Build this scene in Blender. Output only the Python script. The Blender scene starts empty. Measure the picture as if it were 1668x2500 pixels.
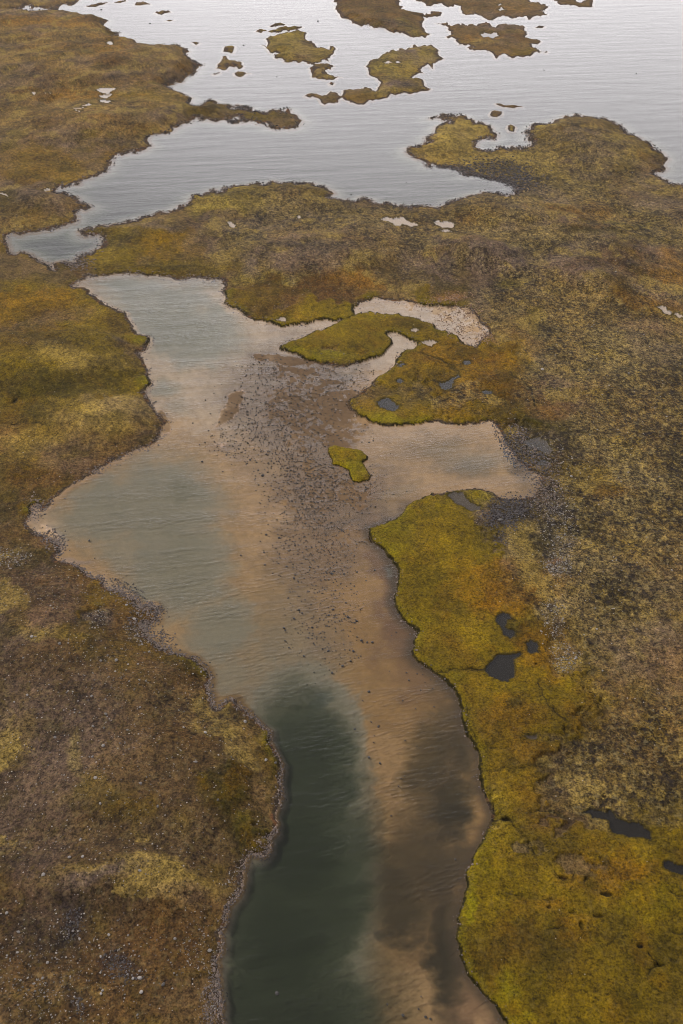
import bpy, math, random
import numpy as np
from math import radians as R

# ------------------------------------------------------------------ camera, world, sun, exposure
S = bpy.context.scene
C = S.collection
H = 200.0                       # flying height, metres
PITCH = R(36.0)                 # the camera looks this far below the horizon
F = 2453.0                      # focal length in photo pixels (photo 1668 x 2500)
CX, CY = 834.0, 1250.0
cam = bpy.data.objects.new('camera', bpy.data.cameras.new('camera'))
C.objects.link(cam)
cam.location = (0, 0, H)
cam.rotation_euler = (math.pi/2 - PITCH, 0, 0)
cam.data.sensor_fit = 'VERTICAL'
cam.data.sensor_height = 36.0
cam.data.lens = 36.0*F/2500.0
cam.data.clip_end = 40000
cam.data.clip_start = 1.0
S.camera = cam

SUN_EL, SUN_AZ = R(46), R(-70)  # azimuth from +Y, negative = left
w = bpy.data.worlds.new("World"); S.world = w; w.use_nodes = True
nt = w.node_tree; nt.nodes.clear()
def N(nt, t, **k):
    n = nt.nodes.new(t)
    for a, b in k.items():
        if a.startswith('i_'): n.inputs[a[2:].replace('_', ' ')].default_value = b
        else: setattr(n, a, b)
    return n
out = N(nt, 'ShaderNodeOutputWorld')
sky = N(nt, 'ShaderNodeTexSky'); sky.sky_type = 'NISHITA'; sky.sun_disc = False
sky.sun_elevation = SUN_EL; sky.sun_rotation = SUN_AZ; sky.air_density = 1.0; sky.dust_density = 3.0
bg1 = N(nt, 'ShaderNodeBackground'); bg1.inputs[1].default_value = 0.10
nt.links.new(sky.outputs[0], bg1.inputs[0])
# the overcast: a grey cloud sheet, thinner and brighter round the hidden sun and low over the lake
tc = N(nt, 'ShaderNodeTexCoord')
vm = N(nt, 'ShaderNodeVectorMath', operation='DOT_PRODUCT')
sd = (math.sin(SUN_AZ)*math.cos(R(14)), math.cos(SUN_AZ)*math.cos(R(14)), math.sin(R(14)))
vm.inputs[1].default_value = (0.10*math.cos(R(10)), 0.99*math.cos(R(10)), math.sin(R(10)))
nt.links.new(tc.outputs['Generated'], vm.inputs[0])
mr = N(nt, 'ShaderNodeMapRange', interpolation_type='SMOOTHERSTEP')
mr.inputs['From Min'].default_value = 0.80; mr.inputs['From Max'].default_value = 1.0
mr.inputs['To Min'].default_value = 0.35; mr.inputs['To Max'].default_value = 1.62
nt.links.new(vm.outputs['Value'], mr.inputs['Value'])
cn = N(nt, 'ShaderNodeTexNoise'); cn.inputs['Scale'].default_value = 3.2; cn.inputs['Detail'].default_value = 7; cn.inputs['Roughness'].default_value = 0.55
mp = N(nt, 'ShaderNodeMapping'); mp.inputs['Scale'].default_value = (1, 1, 3.0)
nt.links.new(tc.outputs['Generated'], mp.inputs[0]); nt.links.new(mp.outputs[0], cn.inputs['Vector'])
mc = N(nt, 'ShaderNodeMapRange'); mc.inputs['From Min'].default_value = 0.3; mc.inputs['From Max'].default_value = 0.7
mc.inputs['To Min'].default_value = 0.8; mc.inputs['To Max'].default_value = 1.2
nt.links.new(cn.outputs['Fac'], mc.inputs['Value'])
mu = N(nt, 'ShaderNodeMath', operation='MULTIPLY')
nt.links.new(mr.outputs[0], mu.inputs[0]); nt.links.new(mc.outputs[0], mu.inputs[1])
bg2 = N(nt, 'ShaderNodeBackground'); bg2.inputs[0].default_value = (1.0, 0.955, 0.965, 1)
nt.links.new(mu.outputs[0], bg2.inputs[1])
ms = N(nt, 'ShaderNodeMixShader'); ms.inputs[0].default_value = 0.9
nt.links.new(bg1.outputs[0], ms.inputs[1]); nt.links.new(bg2.outputs[0], ms.inputs[2])
nt.links.new(ms.outputs[0], out.inputs[0])

sl = bpy.data.lights.new('sun', 'SUN'); sl.energy = 1.5; sl.angle = R(10); sl.color = (1.0, 0.95, 0.88)
sun = bpy.data.objects.new('sun', sl); C.objects.link(sun)
sun.rotation_euler = (math.pi/2 - SUN_EL, 0, math.pi - SUN_AZ)
S.view_settings.view_transform = 'Standard'; S.view_settings.look = 'None'
S.view_settings.exposure = 0.93; S.view_settings.gamma = 1.0
S.render.engine = 'CYCLES'
S.cycles.filter_width = 1.0; S.cycles.max_bounces = 6; S.cycles.transparent_max_bounces = 8; S.cycles.volume_bounces = 0
S.cycles.use_denoising = True

# ------------------------------------------------------------------ survey: photo coordinates <-> ground plane
SA, CA = math.sin(PITCH), math.cos(PITCH)
def p2w(px, py, z=0.0):
    u = (np.asarray(px, float)-CX)/F; v = (CY-np.asarray(py, float))/F
    t = (H-z)/(SA - v*CA)
    return u*t, t*(CA + v*SA)
def mpp(py):                    # metres across one photo pixel at that row
    v = (CY-np.asarray(py, float))/F
    return H/(SA - v*CA)/F
TILES = dict(A=(0,0), B=(540,0), C=(1068,0), D=(0,380), E=(540,380), F=(1068,380), G=(0,760), H=(540,700), I=(1068,760),
             J=(0,1140), K=(540,1060), L=(1068,1140), M=(0,1520), N=(480,1520), O=(1068,1520), P=(0,1900), Q=(500,1900), R=(1068,1900))
def T(s):
    """'A x,y x,y B x,y ... * x,y' -> list of survey points; * = plain coordinates"""
    ox, oy, k, out = 0, 0, 1, []
    for tok in s.split():
        if tok in TILES: ox, oy = TILES[tok]; k = 600/1568
        elif tok == '*': ox, oy, k = 0, 0, 1
        else:
            a, b = tok.split(','); out.append((ox+float(a)*k, oy+float(b)*k))
    return out

LAKE = T("""* -500,40 A 100,64 270,68 365,76 400,85 470,92 500,98 575,102 560,112 600,120 695,132 665,150 660,165 700,190 705,212 760,222 725,240
740,255 800,262 880,280 960,290 1080,295 1150,300 1205,325 1185,345 1215,372 1205,395 1255,412 1297,412 1260,435 1250,460 1190,490 1150,528
1060,550 1110,575 1160,590 1185,610 1222,635 1205,658 1300,660 1400,662 1460,668 1500,685 1568,700
B 50,685 110,692 200,710 300,710 380,700 430,690 440,720 485,735 500,760 520,770 490,800 470,818 400,822 320,820 270,795 230,788 180,770 100,768 40,765
A 1540,770 1460,763 1400,770 1330,760 1280,760 1225,765 1160,795 1110,810 1100,840 1040,850 980,858 940,875 945,905 970,935 930,955 860,980 790,990 730,1000 700,1035 680,1070
D 715,30 690,75 650,110 590,130 555,150 510,185 440,195 370,200 355,228 420,240 450,262 500,280 510,305 575,320 575,335 520,338 480,355 490,385 490,405
440,430 380,460 300,475 220,490 150,500 110,505 45,505 35,530 48,570 60,612 130,615 190,625 215,655 270,680 300,695 355,735 340,690 400,680 450,690 480,690 500,650
530,640 560,630 600,605 640,590 665,540 660,520 600,515 560,505 545,520 515,500 512,470 560,465 640,445 740,435 860,420 940,385 1040,360 1130,345 1150,315 1200,300 1230,275
1235,255 1330,240 1420,235
E 24,200 100,198 200,180 320,165 440,170 500,178 570,180 650,190 640,205 710,222 720,240 690,270 740,275 820,285 880,282 960,290 1050,305 1150,318 1250,328 1340,328 1420,320 1450,305
F 100,285 188,262 250,250 330,238 400,250 440,262 510,240 500,228 515,215 490,190 440,172 400,160 300,130 240,115 170,95 100,85 40,75 0,70
E 1320,70 1310,50 1290,30 1210,0 B 1180,970 1180,945 1250,940 1290,925 1290,912 1340,905 1305,890 1310,870 1370,850 1370,815 1390,800 1460,790 1475,780 1420,770 1340,760 1400,740 1470,735
C 60,735 180,740 220,760 290,780 330,795 350,830 378,855 320,870 295,890 250,900 240,935 290,955 350,962 440,955 500,945 560,935 610,925 580,895 590,865 560,850 590,835 595,810
680,798 740,780 790,755 820,735 900,728 950,738 1050,750 1110,775 1170,800 1200,830 1270,870 1300,890 1370,930 1430,965 1470,1010
F 1440,60 1440,100 1380,120 1450,155 1568,185 * 1760,462 1950,430 2600,400 4200,380 6500,300 6500,-470 400,-470 330,-60 230,0
A 480,25 380,45 300,55 200,60 100,60 * -500,34""")
RIVER = T("""D 470,840 460,825 500,800 545,790 555,765 600,772 660,765 740,755 800,752 900,752 1000,762 1060,775 1130,795 1200,785 1300,785 1380,785 1420,795 1435,830 1425,850
1430,940 1480,975 1520,990 1560,1015
H 180,200 250,220 330,240 400,262 480,250 560,238 600,222 680,214 765,215 740,235 700,255 640,285 560,305 500,335 430,355 375,378 372,405 430,425 500,440 600,480
700,500 760,508 850,495 930,475 1000,455 1060,405 1095,370 1095,345 1060,310 1080,297 1130,300 1180,325 1255,360 1245,385 1180,405 1140,430 1110,470 1105,505 1070,535
1010,570 960,610 920,650 870,690 820,715 805,745 820,780 860,800 870,825 930,845 980,875 1050,890 1140,893 1220,885 1300,870 1360,865 1420,875 1500,882
I 188,728 250,722 290,705 330,700 375,725 400,760 420,800 440,850 480,900 520,960 580,1010 650,1040
L 655,50 665,100 640,150 610,190 540,200 440,205 385,190 340,155 280,140 200,138 130,148 60,160 0,168
K 1300,398 1240,425 1180,465 1150,510 1060,560 945,600 940,640 980,700 1040,740 1075,795 1125,860 1130,900 1120,960 1120,1010 1100,1050
N 1262,-105 1300,-50 1340,0 1370,30 1410,65 1395,100 1385,140 1370,185 1380,220 1440,270 1510,320
O 0,335 40,370 90,415 130,480 145,540 150,610 170,670 190,730 230,800 265,880 270,950 265,1000 275,1050
R 300,105 320,170 350,225 345,260 320,310 300,360 260,440 220,510 200,570 185,660 165,770 140,860 132,950 135,1060 150,1160 190,1260 250,1330 330,1420 400,1510 440,1568
* 1260,2560 1340,2700 1380,3000 1420,3600 1300,4700 300,4700 300,3600 440,3000 500,2700 535,2600 544,2500
Q 105,1480 95,1400 90,1330 75,1250 85,1200 70,1160 85,1130 105,1100 105,1050 90,1000 110,960 130,920 140,860 145,815 185,780 220,730 240,670 245,600 260,520 290,480 340,490
385,495 415,460 395,380 460,345 465,290 450,230 475,170 490,100 485,50
N 535,1000 545,950 545,900 520,850 490,800 460,760 465,690 400,640 350,600 330,575 260,530 255,490 215,490 160,530 130,560 110,540 90,500 70,420 80,340 60,300 20,270 0,240
M 1190,220 1130,200 1080,190 1000,130 940,90 930,50 915,0
J 930,1040 960,1000 1000,985 1010,930 990,880 930,880 880,890 870,850 830,830 780,800 700,785 665,760 660,715 600,710 560,690 520,650 460,620 400,600 350,580 390,545 380,500 340,470 280,440
220,420 190,390 165,350 200,300 190,260 240,230 260,290 330,235 340,200 400,160 480,110 560,60 640,10
G 580,1040 640,995 700,970 780,930 830,900 880,880 960,860 1020,800 1025,770 1065,710 1010,650 975,610 950,560 925,510 970,465 950,420 935,350 920,320 880,265 930,250 945,215 958,180 940,160
885,150 850,100 820,50 810,10 D 790,1000 700,960 620,905 570,885 575,860 545,845 500,842""")
CRESCENT = T("""* 865,750 880,738 905,735 953,734 1000,738 1025,744 1050,749 1080,748 1110,747 1140,752 1156,762 1167,775 1175,790 1192,802 1194,817 1176,832
1156,846 1135,840 1125,830 1106,815 1095,814 1064,803 1037,788 999,775 961,769 922,765 900,761 877,765 869,769""")
# islands: (survey outline, how rough, label, size word kind)
ISL = [
 ("B 690,-30 740,10 730,60 760,95 800,120 850,145 900,168 970,175 1050,182 1120,200 1180,220 1250,235 1330,215 1300,190 1280,150 1300,120 1290,105 1340,108 1400,100 1408,80 1340,72 1260,80 1200,72 1155,65 1160,40 1135,20 1130,-20 1100,-70 850,-70",
  1, 'island', "large brown grassy island cut off by the top edge of the photo", 1),
 ("C -146,0 -80,18 0,28 60,45 150,65 200,95 280,100 400,108 520,105 640,100 700,90 660,70 710,45 660,30 600,15 560,-25 200,-60 -100,-45",
  1, 'island', "long tan island with several tiny pools, reaching the top edge of the photo", 1),
 ("C 740,0 830,30 900,45 990,45 995,10 980,-35 800,-35", .8, 'island', "small tan island, rightmost of those at the top edge of the photo", 1),
 ("C -10,145 60,140 120,155 220,150 330,145 420,150 500,160 560,175 570,205 560,235 620,250 660,265 600,280 630,305 650,320 705,330 690,340 610,345 560,362 500,362 440,345 330,325 200,308 190,302 240,300 180,290 130,270 60,230 90,200 60,170 20,155",
  1, 'island', "olive island with one large oval white pool in its middle", 1),
 ("B 920,420 1000,375 1030,345 1100,315 1200,300 1280,292 1360,300 1380,335 1420,375 1380,395 1300,420 1270,440 1290,465 1220,490 1290,515 1340,568 1290,582 1200,600 1090,600 1060,625 970,645 850,655 720,662 640,655 570,625 530,615 600,595 700,580 820,567 940,562 1010,550 1020,525 970,490 940,450",
  1, 'island', "hook shaped grassy island with a long flat tail and two small pools", 1),
 ("B 260,290 300,280 285,250 350,225 400,210 470,198 520,200 540,240 580,260 600,285 640,300 730,305 720,335 700,355 690,395 620,400 500,402 430,400 350,375 340,350 370,340 300,315",
  1.2, 'island', "broad ragged grassy island left of the hook shaped one", 1),
 ("B 220,200 250,185 300,200 350,190 375,172 440,172 520,168 500,182 440,192 430,207 370,212 320,208 250,210", 1.4, 'islet', "low rocky strip of islets just behind the broad ragged grassy island", 0),
 ("B 308,165 330,155 395,150 412,160 360,165 325,175", 1.2, 'islet', "thin dark reef farthest behind the broad ragged grassy island", 0),
 ("B 565,435 600,405 660,405 715,420 700,445 660,450 690,475 765,492 720,508 650,510 580,495 570,460", 1.4, 'islet', "ragged small islet close below the broad ragged grassy island", 0),
 ("B 690,530 700,524 720,528 716,540 700,542", 1, 'islet', "tiny dark rock islet below the ragged small islet", 0),
 ("A 1380,440 1390,410 1415,390 1420,360 1445,355 1475,385 1540,395 1552,425 1530,440 1450,440", 1.3, 'islet', "small mossy islet with a dark rocky rim, left of the broad ragged island", 0),
 ("A 1425,330 1440,295 1497,298 1490,320 1475,342", 1, 'islet', "tiny square green islet just behind the small mossy rocky rimmed islet", 0),
 ("A 1498,468 1515,456 1560,458 1595,466 1560,478 1520,490", 1.2, 'islet', "black rock reef at the lower right of the small mossy islet", 0),
 ("A 545,38 600,28 690,15 650,33 560,43", .8, 'islet', "thin dark spit at the mouth of the narrow inlet at the top left", 0),
 ("A 860,32 870,15 920,10 960,30 900,34", 1, 'islet', "small dark hump of an islet near the top edge, right of the thin spit", 0),
 ("A 988,85 1000,72 1080,68 1092,78 1050,84 1010,92", 1, 'islet', "dark flat reef off the headland at the top left", 0),
 ("A 1055,134 1080,126 1108,126 1085,136", .6, 'islet', "sliver of dark rock alone on the lake below the flat reef", 0),
 ("A 1225,270 1250,266 1274,274 1252,287", .2, 'islet', "tiny dark lens shaped rock off the pointed headland", 0),
 ("A 1357,470 1400,460 1404,468 1370,478", .8, 'islet', "thin dark reef just left of the black rock reef", 0),
 ("A 725,18 760,6 802,0 805,8 770,18", .1, 'islet', "hair thin dark bar at the top edge above the inlet mouth", 0),
 ("C 335,730 345,712 365,703 410,710 412,728 380,748 345,742", .6, 'islet', "round green islet in the open water right of centre lake", 0),
 ("C 448,820 470,793 497,815 490,840 460,838", .8, 'islet', "little round rocky islet in the bay below the round green one", 0),
 ("C 372,660 400,660 440,673 540,679 490,690 420,687 395,675", .6, 'islet', "long thin dark bar of rock above the round green islet", 0),
 ("C 625,175 650,163 683,168 670,178", .6, 'islet', "small dark rock right of the island with the oval pool", 0),
 ("K 680,90 720,75 780,85 850,100 900,108 940,145 935,165 905,185 930,225 965,265 940,300 880,313 840,305 820,270 815,235 770,210 710,195 705,160 680,120", .5, 'island', "bright green mossy islet lying alone beside the sandbars in the river", 2),
]
ISL = [(T(a), b, c, d, e) for a, b, c, d, e in ISL]
POND = [
 ("A 685,315 720,312 728,325 700,328", 'small white pool on the far headland, alone nearest the lake', .2),
 ("A 620,612 660,602 745,598 740,608 640,620", 'long white pool, farthest of the cluster on the left moor', .2),
 ("A 640,645 680,635 720,632 700,650 690,662 650,655", 'ragged white pool in the middle of the cluster on the left moor', .2),
 ("A 643,683 665,682 715,687 715,692 650,698", 'thin white pool under the ragged one on the left moor', .2),
 ("A 525,733 560,715 608,712 560,732", 'slanting white pool at the lower left of the cluster', .2),
 ("A 472,750 560,738 530,752 490,757", 'thin white pool at the lower left tip of the cluster', .2),
 ("A 490,762 535,768 530,774 495,770", 'tiny white puddle under the lower left tip of the cluster', .2),
 ("A 208,616 228,614 232,621 212,622", 'tiny white puddle at the far left, left of the pool cluster', .2),
 ("A 290,617 322,615 325,622 295,623", 'tiny white puddle between the far left one and the pool cluster', .2),
 ("D 270,228 310,220 325,228 290,236", 'small white pool at the head of the left bay', .15),
 ("D 0,265 40,268 65,288 30,275", 'thin white pool at the left edge above the left bay', .2),
 ("E 40,440 65,433 95,458 75,472 55,465", 'small white pool on the olive slope left of centre', .25),
 ("E 1010,410 1050,398 1110,405 1180,425 1250,445 1250,457 1190,452 1130,455 1080,430 1030,420", 'long grey pool on the middle land behind the dark hill', .25),
 ("E 1350,440 1390,432 1410,445 1485,452 1465,478 1410,480 1380,460", 'star shaped pool right of the long grey pool', .25),
 ("E 1400,525 1440,512 1475,530 1430,532", 'small white pool below the star shaped pool', .25),
 ("E 478,415 495,402 512,405 500,418", 'small pool with a rusty mud rim on the middle land', .25),
 ("H 350,222 375,208 415,212 415,228 380,228", 'white pool at the edge of the moss beside the upper river', .2),
 ("H 1210,285 1230,275 1265,290 1240,303 1215,298", 'small ragged pool in the moss between the crescent lagoon and the creek', .2),
 ("H 1280,365 1320,355 1378,368 1350,380 1300,378", 'narrow pool at the head of the mossy creek', .2),
 ("H 1130,510 1160,500 1178,510 1150,527 1132,522", 'small oval pool, upper of the two beside the creek bank', .35),
 ("H 1120,605 1140,595 1165,612 1145,627 1122,622", 'small round pool, lower of the two beside the creek bank', .35),
 ("H 995,750 1020,735 1080,732 1105,755 1140,772 1130,795 1105,810 1060,800 1015,788 1000,770", 'large oval pool near the tip of the golden moss flat', .35),
 ("H 1390,655 1400,635 1450,625 1470,605 1510,588 1525,600 1480,630 1470,665 1435,683 1405,675", 'boot shaped pool in the middle of the golden moss flat', .35),
 ("I 165,335 185,325 210,325 208,345 170,350", 'small pool at the upper right of the golden moss flat', .35),
 ("I 282,525 310,517 348,525 340,542 300,543", 'diamond shaped pool at the right of the golden moss flat', .35),
 ("I 550,840 600,818 650,808 700,832 730,880 720,918 680,908 620,885 575,865", 'mauve pool with a dark rim right of the lagoon', .2),
 ("I 640,965 680,952 720,975 700,1000 650,990", 'small mauve pool among stones below the mauve pool', .15),
 ("L 65,185 110,165 160,170 185,215 220,240 280,265 270,282 190,280 150,255 100,225", 'tapering mauve pool at the top of the yellow moss bank', .2),
 ("L 370,1000 390,965 450,965 495,1010 440,1000 430,1040 450,1065 490,1075 490,1105 465,1122 415,1095 415,1060", 'dark hooked pool upstream of the big dark pool', .35),
 ("O 300,325 330,280 365,240 430,225 530,218 520,240 485,260 490,310 490,370 450,400 390,390 325,365", 'large dark pool draining to the river by a crack in the moss', .35),
 ("O 555,155 600,140 635,160 645,215 600,222 570,200", 'dark pool tucked beside the pale stone field', .35),
 ("O 560,742 630,738 630,765 570,762", 'small black slot of a pool in the moss', .3),
 ("R 925,238 970,213 1030,230 1080,240 1100,222 1130,270 1200,300 1280,300 1310,340 1355,360 1350,420 1270,395 1180,378 1110,360 1095,300 1070,280 980,270", 'long dark jagged pool in the lower right moor', .35),
 ("R 1435,560 1460,545 1500,565 1568,570 1640,580 1640,640 1568,635 1500,620 1440,595", 'dark pool cut by the right edge of the photo', .35),
 ("F 1400,985 1430,975 1460,1005 1490,1020 1475,1030 1430,1005", 'thin white pool near the right edge of the moor', .3),
 ("F 1510,1025 1530,1010 1568,1040 1530,1040", 'small white pool at the right edge of the moor', .3),
 ("C 275,220 300,210 380,215 390,235 350,248 290,240", 'large oval white pool in the middle of an olive island', .3),
 ("B 1040,400 1070,390 1095,402 1070,409", 'left of the two small pools on the hook shaped island', .3),
 ("B 1112,400 1130,392 1145,400 1130,407", 'right of the two small pools on the hook shaped island', .3),
 ("C 385,30 400,24 410,32 395,38", 'upper tiny pool on the long tan island at the top', .3),
 ("C 385,66 410,48 420,60 440,70 400,72", 'lower tiny pool on the long tan island at the top', .3),
]
POND = [(T(a), b, c) for a, b, c in POND]
CREEK = [  # (line, width px, depth)
 ("O 0,325 60,335 100,310 170,320 230,322 300,326", 5, .4), ("O 240,322 300,326 330,300", 6, .5),
 ("H 765,215 800,212 830,200 860,182 880,168 890,150", 6, .5), ("H 720,155 780,132 850,130", 4, .35),
 ("H 1255,360 1285,362 1380,372 1460,378 1568,375", 5, .25), ("H 1270,440 1350,465 1440,500 1500,560 1510,590", 4, .22), ("H 1480,520 1568,495", 4, .2),
 ("H 1300,630 1390,635", 4, .2), ("H 530,470 545,560 500,620", 3, .12),
 ("R 350,270 430,275 470,280", 8, .4), ("R 470,290 560,400 580,450 620,510", 5, .3), ("R 500,518 560,505", 4, .3), ("R 380,765 510,768 560,775", 3, .2),
 ("R 595,790 670,800 740,800", 5, .3), ("R 560,250 640,225 760,235 810,275", 4, .2), ("R 720,990 800,965", 4, .25), ("R 740,620 790,680 850,680 870,620", 4, .25),
 ("R 1340,1140 1390,1190 1410,1215 1440,1215", 5, .3), ("R 1410,1215 1340,1280", 3, .2), ("R 1480,750 1520,775 1568,780", 4, .25), ("R 1490,1005 1568,1020", 4, .2),
 ("R 1090,1090 1130,1040 1170,1010", 3, .15), ("R 1340,1340 1400,1380", 3, .2), ("R 930,690 950,650 980,640", 5, .3), ("R 770,240 800,270", 4, .2),
 ("O 300,820 400,825 440,820", 3, .2), ("O 300,965 450,945 600,935 680,915 720,880", 4, .18), ("O 490,740 560,735 630,735", 6, .25), ("O 640,400 700,560 820,660", 4, .15),
 ("O 180,530 190,590 215,700 240,770 275,850 285,920", 3, .25), ("R 335,80 340,150 360,215", 3, .3), ("R 330,290 320,350 300,420", 3, .3),
 ("I 0,310 90,360 130,400 140,430", 4, .25), ("I 460,400 560,480 610,580 620,620", 5, .2), ("D 250,680 300,695 355,740", 4, .3),
 ("G 60,625 110,575 130,570", 4, .3), ("G 60,740 230,735 300,750", 3, .15),
]
CREEK = [(T(a), b, c) for a, b, c in CREEK]

# ------------------------------------------------------------------ noise
rs = np.random.RandomState(7)
TAB = rs.rand(256, 256)
def vnoise(x, y, seed=0):
    x = x + seed*17.31; y = y + seed*9.77
    xi = np.floor(x).astype(np.int64); yi = np.floor(y).astype(np.int64)
    fx = x-xi; fy = y-yi
    fx = fx*fx*(3-2*fx); fy = fy*fy*(3-2*fy)
    a = TAB[xi & 255, yi & 255]; b = TAB[(xi+1) & 255, yi & 255]
    c = TAB[xi & 255, (yi+1) & 255]; d = TAB[(xi+1) & 255, (yi+1) & 255]
    return (a+(b-a)*fx) + ((c+(d-c)*fx)-(a+(b-a)*fx))*fy
def fbm(x, y, o=4, seed=0, g=.5):
    s, a, t = 0, 1, 0
    for i in range(o):
        s = s + a*vnoise(x, y, seed+i*3.7); t += a; a *= g
        x, y = 1.62*x+1.18*y, -1.18*x+1.62*y
    return s/t
def sst(a, b, x):
    t = np.clip((x-a)/(b-a), 0, 1); return t*t*(3-2*t)

def rough(poly, amp, closed=True, rnd=None, lim=3.0):
    """midpoint-displace an outline so that it reads as a natural shore"""
    rnd = rnd or random.Random(3)
    pts = list(poly); n = len(pts); out = []
    def sub(a, b):
        dx, dy = b[0]-a[0], b[1]-a[1]; L = math.hypot(dx, dy)
        if L < lim or L > 300: out.append(a); return
        k = amp*rnd.gauss(0, .13)
        m = ((a[0]+b[0])/2 - dy*k, (a[1]+b[1])/2 + dx*k*.8)
        sub(a, m); sub(m, b)
    for i in range(n if closed else n-1): sub(pts[i], pts[(i+1) % n])
    if not closed: out.append(pts[-1])
    return out
RND = random.Random(11)
W_POLY = [rough(LAKE, 1.6, rnd=RND), rough(RIVER, .7, rnd=RND), rough(CRESCENT, 1.0, rnd=RND)]
I_POLY = [rough(i[0], i[1]*(1.5 if i[2] == 'island' and i[4] == 1 else .9), rnd=RND, lim=2.0) for i in ISL]
P_POLY = [rough(p[0], 1.0, rnd=RND, lim=2.5) for p in POND]
K_POLY = [rough(c[0], .8, closed=False, rnd=RND, lim=4) for c in CREEK]

def seg_dist(gx, gy, lines, cap=220, closed=True):
    """distance in metres on the ground to the nearest outline, capped at cap survey pixels"""
    X, Y = p2w(gx[None, :], gy[:, None])
    X = X + 0*Y; Y = Y + 0*X
    capm = (cap*mpp(gy))[:, None]
    d2 = np.repeat(capm**2, len(gx), 1)
    for pl in lines:
        n = len(pl)
        for i in range(n if closed else n-1):
            a, b = pl[i], pl[(i+1) % n]
            x0, x1 = min(a[0], b[0])-cap, max(a[0], b[0])+cap
            y0, y1 = min(a[1], b[1])-cap, max(a[1], b[1])+cap
            i0, i1 = np.searchsorted(gx, [x0, x1]); j0, j1 = np.searchsorted(gy, [y0, y1])
            if i0 >= i1 or j0 >= j1: continue
            ax, ay = p2w(*a); bx, by = p2w(*b)
            dx, dy = bx-ax, by-ay; L2 = dx*dx+dy*dy+1e-9
            sx = X[j0:j1, i0:i1]; sy = Y[j0:j1, i0:i1]
            t = np.clip(((sx-ax)*dx+(sy-ay)*dy)/L2, 0, 1)
            q = (sx-ax-t*dx)**2+(sy-ay-t*dy)**2
            v = d2[j0:j1, i0:i1]; np.minimum(v, q, out=v)
    return np.sqrt(d2)
def inside(gx, gy, polys):
    m = np.zeros((len(gy), len(gx)), bool)
    for pl in polys:
        p = np.array(pl); q = np.roll(p, -1, 0)
        j0, j1 = np.searchsorted(gy, [p[:, 1].min(), p[:, 1].max()])
        for j in range(j0, j1):
            y = gy[j]; c = (p[:, 1] <= y) != (q[:, 1] <= y)
            if not c.any(): continue
            xs = np.sort(p[c, 0] + (y-p[c, 1])/(q[c, 1]-p[c, 1])*(q[c, 0]-p[c, 0]))
            m[j] ^= (np.searchsorted(xs, gx) % 2 == 1)
    return m

# ------------------------------------------------------------------ colours (as seen in even light, sRGB 0-255)
def lin(c): c = np.array(c, float)/255; return np.where(c <= .04045, c/12.92, ((c+.055)/1.055)**2.4)
PAL = dict(
 heath=(92,72,48), olive=(106,88,18), far=(122,98,58), moss=(114,95,14), moss_dimmed=(92,76,14), heath_dimmed=(76,60,42), lime=(126,116,6), orange=(136,95,30), hummock=(110,94,60), straw=(158,134,74),
 mauve=(104,86,76), grey=(98,90,88), dkol=(62,54,10), brown=(84,58,28), dark=(44,37,38), peat=(26,22,16), yellow=(128,112,50), tan=(112,92,62),
 sand=(194,158,113), sandd=(172,134,84), silt=(206,182,154), algae=(126,103,80), teal=(160,160,150), deep=(104,104,84), red=(118,88,70), gold=(124,101,24), rubble=(100,82,70), rust=(150,105,70), mud=(92,78,58), pale=(186,160,140))
PAL = {k: lin(v)*0.72 for k, v in PAL.items()}
for _k in ('heath', 'olive', 'far', 'orange', 'hummock', 'straw', 'yellow', 'tan', 'brown', 'moss', 'gold', 'moss_dimmed', 'heath_dimmed'):
    _m = PAL[_k].mean(); PAL[_k] = np.maximum(_m+(PAL[_k]-_m)*1.1, .002)
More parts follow.
